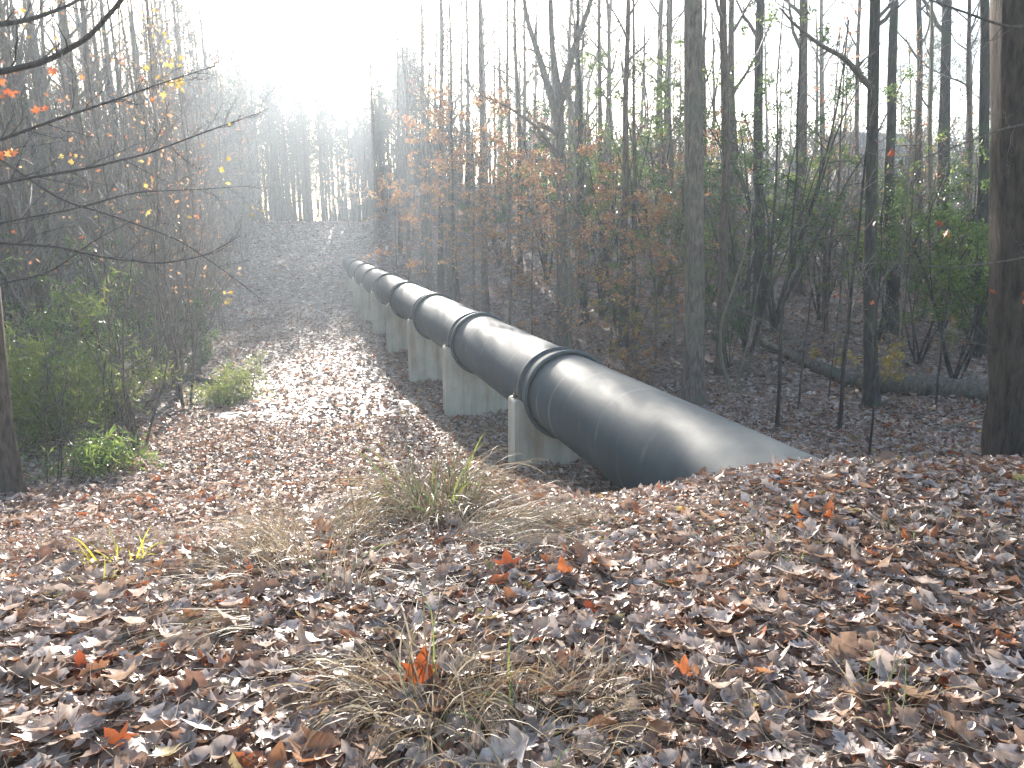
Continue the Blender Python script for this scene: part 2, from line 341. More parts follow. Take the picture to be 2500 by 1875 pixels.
for k in range(8):
    s = S0 + k*LP + .36; x, y = st2xy(s, T0); gz = min(H(*st2xy(s+a, T0+b)) for a in (0, .4) for b in (-.8, 0, .8))
    pier = pier_mesh(gz - Z0 - .25, .12 if k == 3 else 0).build('concrete_pier', M['concrete'], smooth=False)
    pier.location = (x, y, Z0); pier.rotation_euler = (0, 0, YAW)
    md = pier.modifiers.new('bevel', 'BEVEL'); md.width = .018; md.segments = 2; md.limit_method = 'ANGLE'; md.angle_limit = R(40)
    tag(pier, f'{LOOK[k]}, {ORD[k]}', 'pier', 'concrete piers under the pipeline')

# ------------------------------------------------------------------ leaf shapes
def leaf_shape(stations, widths, curl=.25, bend=.2, tipn=1):
    """strip leaf of unit length along +Y: midrib plus a left and right edge; returns V, quads"""
    V = []; n = len(stations)
    for s_, w_ in zip(stations, widths):
        z = bend*(s_-.5)**2*1.0
        V += [(-w_, s_, z + curl*w_), (0, s_, z), (w_, s_, z + curl*w_)]
    Q = []
    for i in range(n-1):
        a = 3*i; Q += [(a, a+1, a+4, a+3), (a+1, a+2, a+5, a+4)]
    V = np.array(V, float); V[:, 1] -= .5; return V, np.array(Q)
OAK = leaf_shape([0, .14, .20, .32, .40, .50, .60, .70, .78, .90, 1.0], [.02, .10, .20, .12, .30, .13, .33, .12, .20, .09, .01], .45, .5)
OAK2 = leaf_shape([0, .15, .28, .38, .50, .60, .74, .85, 1.0], [.02, .17, .10, .27, .12, .30, .11, .16, .01], -.35, .9)
OVAL = leaf_shape([0, .2, .45, .7, 1.0], [.02, .20, .27, .18, .01], .5, .5)
MAPLE = (np.array([(0, -.5, 0), (-.12, -.15, .02), (-.45, -.22, .10), (-.28, .02, .04), (-.50, .22, .12), (-.16, .16, .02), (-.15, .30, .05), (0, .55, .1), (.15, .30, .05), (.16, .16, .02), (.50, .22, .12),
                   (.28, .02, .04), (.45, -.22, .10), (.12, -.15, .02), (0, .05, -.03)]), np.array([(0, 1, 14, 13), (1, 2, 3, 14), (3, 4, 5, 14), (5, 6, 7, 14), (7, 8, 9, 14), (9, 10, 11, 14), (11, 12, 13, 14)]))
SIMPLE = leaf_shape([0, .5, 1.0], [.03, .26, .02], .5, .6)
CARD = (np.array([(-.3, 0, 0), (0, -.5, .04), (.3, 0, 0), (0, .5, .04)]), np.array([(0, 1, 2, 3)]))
LONG = leaf_shape([0, .4, 1.0], [.01, .075, .004], .3, .5)
MAPLE4 = leaf_shape([0, .12, .22, .30, .42, .52, .62, .74, .86, 1.0], [.02, .22, .42, .20, .24, .48, .20, .22, .08, .01], .3, .6)
def rot_batch(r_, n, tilt, normals=None):
    yaw = r_.uniform(0, 2*np.pi, n); ax = r_.uniform(0, 2*np.pi, n)
    cy_, sy_ = np.cos(yaw), np.sin(yaw)
    Rz = np.zeros((n, 3, 3)); Rz[:, 0, 0] = cy_; Rz[:, 0, 1] = -sy_; Rz[:, 1, 0] = sy_; Rz[:, 1, 1] = cy_; Rz[:, 2, 2] = 1
    c, s = np.cos(tilt), np.sin(tilt); kx, ky = np.cos(ax), np.sin(ax); o = 1-c
    Rt = np.zeros((n, 3, 3)); Rt[:, 0, 0] = c+kx*kx*o; Rt[:, 0, 1] = kx*ky*o; Rt[:, 0, 2] = ky*s; Rt[:, 1, 0] = kx*ky*o; Rt[:, 1, 1] = c+ky*ky*o; Rt[:, 1, 2] = -kx*s
    Rt[:, 2, 0] = -ky*s; Rt[:, 2, 1] = kx*s; Rt[:, 2, 2] = c
    return Rt @ Rz
def scatter(g, shape, P, size, tilt, r_, rv=None, wob=.0):
    V, Qs = shape; n = len(P)
    if n == 0: return
    Rm = rot_batch(r_, n, tilt)
    vv = np.repeat(V[None], n, 0)*size[:, None, None]
    if wob:
        vv[:, :, 2] += r_.normal(0, wob, (n, len(V)))*size[:, None]
        vv[:, :, 2] *= r_.choice([-1, 1, 1, 1.8], n)[:, None]
    W = np.einsum('nij,nvj->nvi', Rm, vv) + P[:, None]
    idx = (Qs[None] + np.arange(n)[:, None, None]*len(V)).reshape(-1, Qs.shape[1])
    rv = r_.random(n) if rv is None else rv
    rq = np.repeat(rv, len(Qs))
    if Qs.shape[1] == 4: g.add(W.reshape(-1, 3), idx, r=rq)
    else: g.add(W.reshape(-1, 3), t=idx, r=rq)

# ------------------------------------------------------------------ leaf litter (uncountable)
def litter_zone(name, y0, y1, dens, shapes, smin, smax, tilt_s, zmax, wob, seed, label):
    r_ = np.random.default_rng(seed); g = Geo()
    def half(y): return .74*y + 2.2
    area = (y1-y0)*(half(y0)+half(y1)); n = int(area*dens)
    y = y0 + (y1-y0)*np.sqrt(r_.random(n)*(1-(y0/y1)**2)+(y0/y1)**2)*1.0 if False else r_.uniform(y0, y1, n*2)
    x = r_.uniform(-1, 1, len(y))*half(y1); keep = np.abs(x) < half(y); x, y = x[keep], y[keep]
    n = min(n, len(x)); x, y = x[:n], y[:n]
    s = x*UX+y*UY; t = x*NX+y*NY
    inside = (np.abs(t-T0) < .62) & (s > 9.2) & (s < 60)
    # leaves do not lie in the solid pipe
    z = height(x, y) + r_.random(n)**1.5*zmax
    onpipe = (np.abs(t-T0) < .68) & (z > Z0-.66) & (z < Z0+.66); keep = ~(onpipe); x, y, z = x[keep], y[keep], z[keep]; n = len(x)
    sz = r_.uniform(smin, smax, n); tl = np.abs(r_.normal(0, tilt_s, n)); P = np.stack([x, y, z + np.sin(tl)*sz*.25], -1)
    # large patches differ in colour mix: paler or redder drifts
    pt = .5+.5*np.sin(x*.9+1.3*np.sin(y*.7))*np.cos(y*.8+np.sin(x*.6)); rv = r_.random(n); red = (r_.random(n) < .13*pt**2); rv[red] = r_.uniform(.86, .985, red.sum())
    which = r_.integers(0, len(shapes), n)
    for i, shp in enumerate(shapes):
        k = which == i; scatter(g, shp, P[k], sz[k], tl[k], r_, rv[k], wob)
    o = g.build(name, M['litter'], smooth=True); return tag(o, label, 'leaf litter', kind='stuff')
litter_zone('leaf_litter', 1.3, 4.2, 720, [OAK, OAK2, OAK, OVAL, MAPLE4], .055, .15, .25, .045, .010, 1, 'thick carpet of curled tan and rust oak leaves in the foreground')
litter_zone('leaf_litter', 4.2, 8.5, 560, [OAK2, OAK, OVAL, SIMPLE], .05, .13, .27, .045, .012, 2, 'carpet of dry brown leaves on the embankment')
litter_zone('leaf_litter', 8.5, 18, 190, [OVAL, SIMPLE, SIMPLE], .08, .16, .45, .05, .04, 3, 'dry leaves spread over the clearing beside the pipeline')
litter_zone('leaf_litter', 18, 45, 42, [SIMPLE, CARD], .12, .24, .45, .05, .04, 4, 'dry leaves on the valley floor')
litter_zone('leaf_litter', 45, 100, 11, [CARD], .2, .40, .45, .06, .04, 5, 'dry leaves on the far slope')

def chaff():
    r_ = np.random.default_rng(31); g = Geo()
    for i in range(650):
        y = r_.uniform(1.5, 15); x = r_.uniform(-1, 1)*(.74*y+2); a = r_.uniform(0, 6.28); L = r_.uniform(.08, .45); n = 4
        xs = x + np.cumsum(np.full(n, L/n*math.cos(a)) + r_.normal(0, .012, n)); ys = y + np.cumsum(np.full(n, L/n*math.sin(a)) + r_.normal(0, .012, n))
        tube(g, np.stack([xs, ys, height(xs, ys)+r_.uniform(.03, .075)+r_.normal(0, .008, n)], -1), np.linspace(1, .5, n)*r_.uniform(.0015, .005), 4, r_.random())
    tag(g.build('twig_litter', M['twig']), 'small fallen twigs scattered over the leaves', 'twigs', kind='stuff')
    g = Geo(); c = [(r_.uniform(1.8, 9), r_.uniform(-1, 1), r_.uniform(.15, .5)) for _ in range(46)]
    for (cy_, cx_, sp) in c:
        n = 150; y = cy_+r_.normal(0, sp, n); x = cx_*(.7*cy_+.5)+r_.normal(0, sp, n); a = r_.uniform(0, 3.14, n); L = r_.uniform(.05, .13, n)
        d = np.stack([np.cos(a), np.sin(a), r_.normal(0, .25, n)], -1)*L[:, None]; p0 = np.stack([x, y, height(x, y)+r_.uniform(.04, .085, n)], -1); s_ = np.stack([-np.sin(a), np.cos(a), np.zeros(n)], -1)*.0011
        V = np.stack([p0-s_, p0+s_, p0+d+s_*.5, p0+d-s_*.5], 1).reshape(-1, 3); g.add(V, np.arange(n*4).reshape(n, 4), r=np.full(n, r_.random()))
    tag(g.build('grass_litter', M['straw']), 'thin patches of dry grass chaff among the leaves', 'dry grass', kind='stuff')
chaff()
litter_zone('leaf_litter', 1.4, 6.5, 7, [OAK, OAK2, MAPLE4], .16, .24, .28, .07, .012, 8, 'largest lobed oak leaves lying on top of the others')
litter_zone('leaf_litter', 1.3, 9, 330, [SIMPLE, OVAL], .025, .06, .35, .06, .02, 6, 'small broken leaf fragments between the whole leaves')

# ------------------------------------------------------------------ trees
def unit(v): return v/(np.linalg.norm(v)+1e-9)
def branch(r_, p, d, L, n, wander=.15, up=.0, droop=0.0):
    P = [p]; d = unit(d)
    for i in range(n):
        d = unit(d + r_.normal(0, wander, 3) + np.array([0, 0, up - droop*i/n])); P.append(P[-1] + d*L/n)
    return np.array(P)
def pick(P, f):
    k = f*(len(P)-1); i = min(int(k), len(P)-2); return P[i] + (P[i+1]-P[i])*(k-i), unit(P[i+1]-P[i])
def side_dir(r_, d, ang, az=None):
    az = r_.uniform(0, 2*np.pi) if az is None else az
    ref = np.array([0, 0, 1.0]) if abs(d[2]) < .9 else np.array([1.0, 0, 0])
    a = unit(np.cross(d, ref)); b = np.cross(d, a)
    return unit(d*math.cos(ang) + (a*math.cos(az) + b*math.sin(az))*math.sin(ang))
def spray(r_, g, P, r0, n, ratio, ang, depth, tips, up=.05, wander=.16, k=4, lo=.15, flat=0.0, ns=5):
    """side shoots along P, recursively; tips collects spots for leaves"""
    L = np.linalg.norm(np.diff(P, axis=0), axis=1).sum()
    for i in range(n):
        f = lo + (1-lo)*(i + r_.random())/n; p, d = pick(P, min(f, .99))
        dd = side_dir(r_, d, ang*r_.uniform(.7, 1.25)); dd[2] = dd[2]*(1-flat) + up; l = L*ratio*(1.15-.7*f)*r_.uniform(.6, 1.25)
        Q = branch(r_, p, dd, l, ns, wander, up*.5); rr = r0*(1-.75*f)*.55
        tube(g, Q, np.linspace(max(rr, .0022), max(rr*.3, .0012), len(Q)), k if depth > 1 else 3, cap=False)
        if depth > 1: spray(r_, g, Q, rr, max(3, int(n*.75)), ratio*.95, ang, depth-1, tips, up, wander, 3, lo, flat, max(3, ns-1))
        else: tips.append(Q)
    return tips
def leafspots(r_, tips, per, spread):
    out = []
    for Q in tips:
        for _ in range(per):
            p, d = pick(Q, r_.uniform(.2, .99)); out.append(p + r_.normal(0, spread, 3))
    return np.array(out) if out else np.zeros((0, 3))
def trunk_path(r_, h, lean=(0, 0), n=14, wob=.03, sweep=None):
    z = np.linspace(0, h, n); x = lean[0]*z + np.cumsum(r_.normal(0, wob, n))*h/14; y = lean[1]*z + np.cumsum(r_.normal(0, wob, n))*h/14
    x -= x[0]; y -= y[0]; z = z.copy(); z[0] = -.25
    return np.stack([x, y, z], -1)
def add_trunk(g, P, r0, r1, k=12, flare=.5, r_=None):
    n0 = len(P); f = np.linspace(0, 1, n0)
    # finer rings near the foot so the root flare reads
    z = P[:, 2]; hs = np.concatenate([[-.25, 0, .08, .2, .4, .7, 1.1], np.linspace(1.6, z[-1], max(8, n0))]) if z[-1] > 3 else z
    X = np.interp(hs, z, P[:, 0]); Y = np.interp(hs, z, P[:, 1]); Pn = np.stack([X, Y, hs], -1)
    rad = r0 + (r1-r0)*np.clip(hs/z[-1], 0, 1)**.8; rad = rad*(1 + flare*np.exp(-np.clip(hs, 0, 9)/(.9*r0+.12)))
    st = sum(len(v) for v in g.v); tube(g, Pn, rad, k, cap=True)
    V = g.v[-1]; m = len(Pn); a = np.arange(k)*2*np.pi/k                      # uneven bole: buttress lobes at the foot, slow bulges above
    lob = (r_ or rng).normal(0, .5, k); bul = (r_ or rng).normal(0, .035, (m, k))
    for i in range(m):
        s_ = 1 + lob*.16*math.exp(-max(hs[i], 0)/(.6*r0+.1)) + bul[i]
        V[i*k:(i+1)*k] = Pn[i] + (V[i*k:(i+1)*k]-Pn[i])*s_[:, None]
def ivy_like(g, r_, P, r, n, size, lo, hi):
    z = r_.uniform(lo, hi, n); X = np.interp(z, P[:, 2], P[:, 0]); Y = np.interp(z, P[:, 2], P[:, 1]); a = r_.uniform(0, 6.28, n); d = r*1.0 + np.abs(r_.normal(0, .14, n))
    scatter(g, SIMPLE, np.stack([X+np.cos(a)*d, Y+np.sin(a)*d, z], -1), r_.uniform(size*.6, size*1.3, n), r_.uniform(.5, 2.4, n), r_)

def build_tree(name, loc, label, cat, group=None, seed=0, h=18, r=.25, rtop=.05, bark='bark_grey', lean=(0, 0), wob=.03, k=12, flare=.45,
               limbs=14, crown_lo=.4, limb_len=.22, ang=.9, up=.12, depth=3, nsub=5, twig='twig', low=0, low_lo=.08, low_hi=.4, low_len=1.6, path=None, extra=None, leaves=None, flat=0.0):
    """trunk, branches and, where the tree still has them, leaves: three parts under one empty"""
    r_ = np.random.default_rng(seed); root = empty(name, tuple(loc), label, cat, group)
    P = trunk_path(r_, h, lean, wob=wob) if path is None else np.asarray(path, float)
    gt = Geo(); add_trunk(gt, P, r, rtop, k, flare, r_); gt.build('trunk', M[bark], root)
    gb = Geo(); tips = []
    for i in range(limbs):
        f = crown_lo + (1-crown_lo)*(i+r_.random())/limbs; p, d = pick(P, min(f, .985)); l = h*limb_len*(1.25-f)*r_.uniform(.7, 1.3)
        dd = side_dir(r_, d, ang*r_.uniform(.75, 1.2)); dd[2] = dd[2]*(1-flat)+up
        Q = branch(r_, p, dd, l, 7, .13, up*.5); rr = max(.008, min(r*.45, (r+(rtop-r)*f)*.5)); tube(gb, Q, np.linspace(rr, rr*.25, len(Q)), 5, cap=False)
        spray(r_, gb, Q, rr, nsub, .45, .75, depth-1, tips, up*.5, flat=flat)
    for i in range(low):
        f = r_.uniform(low_lo, low_hi); p, d = pick(P, f); l = low_len*r_.uniform(.5, 1.3)
        Q = branch(r_, p, side_dir(r_, d, r_.uniform(1.1, 1.6)), l, 6, .12, .0); tube(gb, Q, np.linspace(.011, .004, len(Q)), 4, cap=False)
        spray(r_, gb, Q, .008, 6, .45, .7, 2, tips, .02)
    if extra: extra(gb, r_, P, tips)
    if gb.n: gb.build('branches', M[twig], root)
    for (mat_, shape, per, size, spread, nmax) in (leaves or []):
        S = leafspots(r_, tips, per, spread)
        if len(S) > nmax: S = S[r_.permutation(len(S))[:nmax]]
        gl = Geo(); scatter(gl, shape, S, r_.uniform(size*.6, size*1.35, len(S)), r_.uniform(.3, 2.6, len(S)), r_)
        gl.build('leaves' if mat_ not in ('needle',) else 'needles', M[mat_], root)
    return root
def copy_tree(root, loc, rz, sc_, label=None, group=None, sz=None):
    c = root.copy(); C.objects.link(c); c.location = tuple(loc); c.rotation_euler = (0, 0, rz); c.scale = (sc_, sc_, sz or sc_)
    if label: c['label'] = label
    if group: c['group'] = group
    for ch in root.children:
        d = ch.copy(); C.objects.link(d); d.parent = c; d.matrix_parent_inverse = ch.matrix_parent_inverse
    return c

# --- the trunks one can tell apart, right of the pipe
def limb_px(pts, y0, y1, r0, r1, nsub=6, seedv=0):
    """a limb given by places of the photograph and distances, in the tree's own frame"""
    def f(gb, r_, P, tips, base):
        Q = np.array([at(px, py, y0 + (y1-y0)*i/(len(pts)-1)) for i, (px, py) in enumerate(pts)]) - base
        t_ = np.linspace(0, len(Q)-1, len(Q)*4); Qs = np.stack([np.interp(t_, np.arange(len(Q)), Q[:, c]) for c in range(3)], -1)
        kk = np.array([.25, .5, .25]); Qs[1:-1] = Qs[:-2]*.25 + Qs[1:-1]*.5 + Qs[2:]*.25
        tube(gb, Qs, np.linspace(r0, r1, len(Qs)), 7, cap=False)
        spray(r_, gb, Qs, r0*.7, nsub, .22, .8, 2, tips, .04)
    return f
p = foot(694, 19.6); build_tree('tall_tree', p, 'tall straight grey-brown trunk standing just right of the pipe, widest of its cluster', 'tree', seed=11, h=21, r=.265, rtop=.15, lean=(-.05, 0), wob=.02, k=20, flare=.55, limbs=14, crown_lo=.5, low=7, low_hi=.28, low_len=2.2)
p = foot(720, 22.5); build_tree('tall_tree', p, 'slim brown trunk close behind the widest trunk beside the pipe', 'tree', seed=12, h=19, r=.15, rtop=.06, bark='bark_brown', lean=(-.045, 0), k=14, limbs=12, crown_lo=.5, low=8, low_hi=.35)
def px_path(pts, y, base): return np.array([at(px, py, y) for px, py in pts]) - base
b = foot(871, 17.6)
pb = px_path([(871, 425), (870, 300), (871, 200), (873, 90), (875, 20), (876, -60), (877, -180), (878, -330)], 17.6, b); pb[0, 2] = -.25
l1 = limb_px([(874, 90), (862, 78), (845, 58), (820, 45), (795, 25), (780, 8)], 17.6, 16.5, .075, .018, 12)
l2 = limb_px([(876, 20), (893, 2), (905, -20)], 17.6, 18.5, .05, .02, 5)
build_tree('tall_tree', b, 'dark trunk in front of the fallen log with a limb arching up to the left', 'tree', seed=13, h=18, r=.165, rtop=.07, bark='bark_dark', path=pb, k=16, flare=.5, limbs=10, crown_lo=.55, low=6, low_hi=.3,
           extra=lambda gb, r_, P, tips: (l1(gb, r_, P, tips, b), l2(gb, r_, P, tips, b)))
p = foot(1042, 9.6); tree_r = build_tree('tall_tree', p, 'massive dark trunk with a flared foot cut off by the right edge of the view', 'tree', seed=14, h=19, r=.44, rtop=.38, bark='bark_plain', lean=(-.11, 0), wob=.006, k=28, flare=.32, limbs=8, crown_lo=.6, low=5, low_lo=.03, low_hi=.22, low_len=1.3)
specs = [  # px, distance, radius, height, bark, label
    (887, 28, .22, 20, 'bark_dark', 'thick shaded trunk rising behind the fallen log, beside the trunk with the arching limb'),
    (932, 35, .31, 21, 'bark_dark', 'straight dark trunk against the bright sky between the log and the massive right trunk'),
    (906, 40, .22, 20, 'bark_dark', 'bent-looking dark trunk behind, in the gap of sky right of the arching limb'),
    (756, 30, .24, 19, 'bark_dark', 'dark trunk wrapped in evergreen leaves, right of the two trunks by the pipe'),
    (792, 36, .30, 20, 'bark_brown', 'broad brown trunk on the rising leaf floor behind the thin dark stems'),
    (919, 30, .11, 14, 'bark_pale', 'thin pale sunlit trunk on the slope beyond the fallen log'),
    (978, 25, .21, 19, 'bark_dark', 'dark trunk just left of the massive right trunk, farther back'),
    (960, 33, .13, 17, 'bark_brown', 'slim brown trunk between the dark trunks at the far right'),
    (442, 46, .20, 18, 'bark_dark', 'dark trunk standing behind the third pipe joint'),
    (452, 47, .17, 18, 'bark_grey', 'paler trunk touching the dark trunk behind the third pipe joint'),
    (487, 40, .20, 18, 'bark_grey', 'grey trunk in the haze left of the forked tree'),
    (520, 44, .18, 18, 'bark_brown', 'brown trunk behind and left of the forked tree'),
    (600, 38, .16, 17, 'bark_brown', 'slim trunk right of the forked tree'),
    (655, 42, .22, 19, 'bark_grey', 'grey trunk seen between the forked tree and the trunks by the pipe'),
    (632, 30, .10, 13, 'bark_brown', 'thin brown trunk among the hanging yellow leaves'),
    (470, 62, .22, 17, 'bark_dark', 'hazy trunk far behind the pipe, left of the grey trunk'),
    (575, 50, .20, 18, 'bark_dark', 'hazy dark trunk just behind the forked tree'),
    (815, 50, .22, 19, 'bark_grey', 'hazy grey trunk on the slope behind the thin stems'),
    (845, 42, .16, 18, 'bark_brown', 'thin brown trunk behind the yellow-leaved sapling'),
]
for i, (px, y, r0, h, bk, lb) in enumerate(specs):
    build_tree('tall_tree', foot(px, y), lb, 'tree', seed=30+i, h=h, r=r0, rtop=r0*.35, bark=bk, lean=(random.uniform(-.012, .012)-(px-512)/780*.18, 0), wob=.035, k=12, limbs=10, crown_lo=.5, depth=3, nsub=4, low=8, low_hi=.4, low_len=1.5,
               leaves=[('holly', SIMPLE, 3, .11, .12, 500)] if i in (3,) else None)
# --- the forked pale tree in the middle
bf = foot(563, 30)
fl = [limb_px([(560, 128), (540, 60), (527, 20), (520, -30)], 30, 31, .16, .05, 10), limb_px([(560, 100), (575, 45), (590, 5), (596, -35)], 30, 29, .15, .05, 10),
      limb_px([(561, 160), (535, 125), (505, 105), (480, 95)], 30, 28, .08, .02, 12), limb_px([(560, 100), (552, 50), (549, -30)], 30, 30, .15, .06, 8)]
build_tree('forked_tree', bf, 'big pale tree behind the pipe that forks into several rising limbs', 'tree', seed=61, h=9.5, r=.29, rtop=.15, bark='bark_grey', path=px_path([(563, 358), (563, 300), (562, 230), (561, 170), (560, 120), (560, 95)], 30, bf), k=16, limbs=4, crown_lo=.6, limb_len=.3, low=10, low_hi=.5, low_len=2,
           extra=lambda gb, r_, P, tips: [f(gb, r_, P, tips, bf) for f in fl], leaves=[('rust', OVAL, 1, .10, .06, 250)])
# --- thin stems and crooked saplings in front of the log
stems = [(780, 15.6, .045, 7.5, 'bark_dark', (.0, .0), 'thin dark stem left of the mossy stem, in front of the log'),
         (843, 15.0, .045, 7, 'bark_dark', (-.01, 0), 'thin mossy stem between the log and the pipe end'),
         (875, 12.2, .022, 4.5, 'bark_dark', (-.03, 0), 'very thin dark shoot near the top of the bank'),
         (800, 17.5, .03, 5, 'bark_brown', (.04, 0), 'thin brown shoot leaning right behind the dark stem'),
         (938, 17.0, .025, 4, 'bark_dark', (.01, 0), 'thin upright shoot in front of the log, near the massive trunk'),
         (899, 20.5, .03, 6, 'bark_brown', (-.02, 0), 'thin brown sapling right beside the log'),
         (830, 19, .022, 4, 'bark_brown', (.03, 0), 'short thin sapling at the left end of the log')]
for i, (px, y, r0, h, bk, ln, lb) in enumerate(stems):
    build_tree('sapling', foot(px, y), lb, 'sapling', seed=80+i, h=h, r=r0, rtop=r0*.35, bark=bk, lean=ln, wob=.05, k=8, flare=.2, limbs=12, crown_lo=.25, limb_len=.2, depth=2, nsub=6, up=.1)
b2 = foot(731, 20.3)
pc = px_path([(731, 402), (729, 385), (722, 365), (719, 340), (723, 315), (733, 290), (742, 260), (748, 235), (752, 205)], 20.3, b2); pc[0, 2] = -.2
build_tree('curved_sapling', b2, 'pale crooked sapling bowing left then right beside the slim brown trunk', 'sapling', seed=91, h=5, r=.06, rtop=.012, bark='bark_pale', path=pc, k=10, flare=.15, limbs=12, crown_lo=.35, limb_len=.3, depth=2, nsub=6)
b3 = foot(735, 20.6); pc = px_path([(735, 402), (737, 385), (745, 355), (752, 325), (757, 290), (766, 255)], 20.6, b3); pc[0, 2] = -.2
build_tree('curved_sapling', b3, 'thin pale sapling leaning right from the foot of the crooked one', 'sapling', seed=92, h=4, r=.035, rtop=.010, bark='bark_pale', path=pc, k=8, flare=.1, limbs=8, crown_lo=.3, limb_len=.25, depth=2, nsub=5)
# --- left edge tree with long bare limbs reaching over the clearing
bl = foot(0, 11.0)
L_ = [limb_px([(-60, 85), (0, 72), (45, 62), (88, 38), (122, 0), (140, -30)], 7.2, 6.6, .030, .015, 12),
      limb_px([(-60, 160), (0, 140), (60, 118), (115, 100), (165, 82), (215, 66)], 7.6, 8.2, .019, .004, 16),
      limb_px([(-50, 200), (0, 183), (90, 168), (150, 153), (205, 132), (262, 112)], 8.0, 9.0, .019, .004, 18),
      limb_px([(-50, 238), (0, 223), (70, 210), (135, 192), (190, 190), (250, 186)], 8.4, 9.4, .015, .003, 16),
      limb_px([(-40, 240), (0, 243), (60, 247), (105, 258), (160, 264), (205, 256), (240, 236)], 8.0, 9.0, .017, .004, 16),
      limb_px([(-30, 300), (0, 284), (50, 273), (95, 240), (130, 222)], 8.6, 9.6, .016, .004, 12),
      limb_px([(-40, 30), (30, 20), (70, 5), (110, -20)], 8.0, 8.6, .03, .008, 12),
      limb_px([(-60, 140), (-10, 152), (60, 200), (110, 215), (180, 240), (230, 275), (262, 300)], 9.0, 10.5, .016, .004, 14)]
def join_limbs(gb, P):                     # the limbs leave the trunk outside the view
    for (px, py, y, r0) in [(-60, 85, 7.2, .03), (-60, 160, 7.6, .02), (-50, 200, 8.0, .02), (-50, 238, 8.4, .016), (-40, 240, 8.0, .018), (-30, 300, 8.6, .017), (-40, 30, 8.0, .03), (-60, 140, 9.0, .016)]:
        e = at(px, py, y) - bl; z = max(1.0, e[2]-.7); s0 = np.array([np.interp(z, P[:, 2], P[:, 0]), np.interp(z, P[:, 2], P[:, 1]), z])
        tube(gb, [s0, s0*.6+e*.4+np.array([-.15, 0, .05]), s0*.25+e*.75+np.array([-.08, 0, .03]), e], [r0*1.9, r0*1.5, r0*1.2, r0], 7, cap=False)
tree_l = build_tree('overhanging_tree', bl, 'brown trunk at the left edge whose long bare dark limbs reach across the clearing', 'tree', seed=101, h=15, r=.15, rtop=.08, bark='bark_brown', lean=(.02, 0), wob=.02, k=16, flare=.10, limbs=7, crown_lo=.5, depth=3,
                    twig='twig_dark', extra=lambda gb, r_, P, tips: (join_limbs(gb, P), [f(gb, r_, P, tips, bl) for f in L_]))
def px_leaves(n, boxes, y0, y1, base, size, shape, mat_, parent, seed, name='leaves'):
    r_ = np.random.default_rng(seed); pts = []
    for _ in range(n):
        (x0, y0p, x1, y1p) = boxes[r_.integers(len(boxes))]; pts.append(at(r_.uniform(x0, x1), r_.uniform(y0p, y1p), r_.uniform(y0, y1)) - base)
    g = Geo(); scatter(g, shape, np.array(pts), r_.uniform(size*.7, size*1.3, n), r_.uniform(.4, 2.4, n), r_, wob=.02); return g.build(name, M[mat_], parent)
px_leaves(18, [(0, 66, 22, 82), (0, 90, 18, 98), (40, 66, 58, 80), (30, 105, 50, 112), (0, 150, 14, 158)], 7, 8, bl, .085, MAPLE, 'orange', tree_l, 5)
px_leaves(44, [(152, 32, 176, 52), (136, 60, 160, 70), (142, 10, 158, 20), (166, 56, 182, 68), (150, 74, 172, 84), (140, 178, 152, 186), (176, 78, 184, 92), (162, 92, 176, 102)], 8.5, 11, bl, .075, MAPLE, 'yellow', tree_l, 6)
px_leaves(36, [(222, 152, 236, 164), (250, 205, 266, 215), (140, 205, 156, 215), (60, 150, 80, 162), (224, 290, 236, 305), (180, 120, 260, 220), (0, 10, 60, 60)], 8.5, 12, bl, .07, MAPLE, 'yellow', tree_l, 7)
px_leaves(14, [(0, 60, 250, 240)], 8, 12, bl, .07, MAPLE, 'orange', tree_l, 8)

pr = foot(1034, 9.6)
px_leaves(14, [(878, 150, 892, 164), (768, 2, 778, 12), (860, 140, 870, 150), (1012, 280, 1024, 305), (955, 335, 965, 345), (862, 300, 872, 310), (800, 200, 1000, 330), (930, 225, 945, 240)], 6.5, 9.5, pr, .085, MAPLE, 'redleaf', tree_r, 9)
rb = limb_px([(1060, 120), (1000, 128), (940, 150), (885, 170), (840, 200)], 9.4, 8.2, .014, .003, 9), limb_px([(1060, 250), (1000, 262), (940, 270), (870, 262), (800, 280)], 9.4, 8.2, .012, .003, 9), limb_px([(1060, 20), (1000, 30), (930, 5), (860, -20)], 9.4, 8.4, .02, .005, 9)
gb_ = Geo(); tp_ = []; rr_ = np.random.default_rng(77)
for f_ in rb: f_(gb_, rr_, None, tp_, pr)
gb_.build('twigs', M['twig'], tree_r)

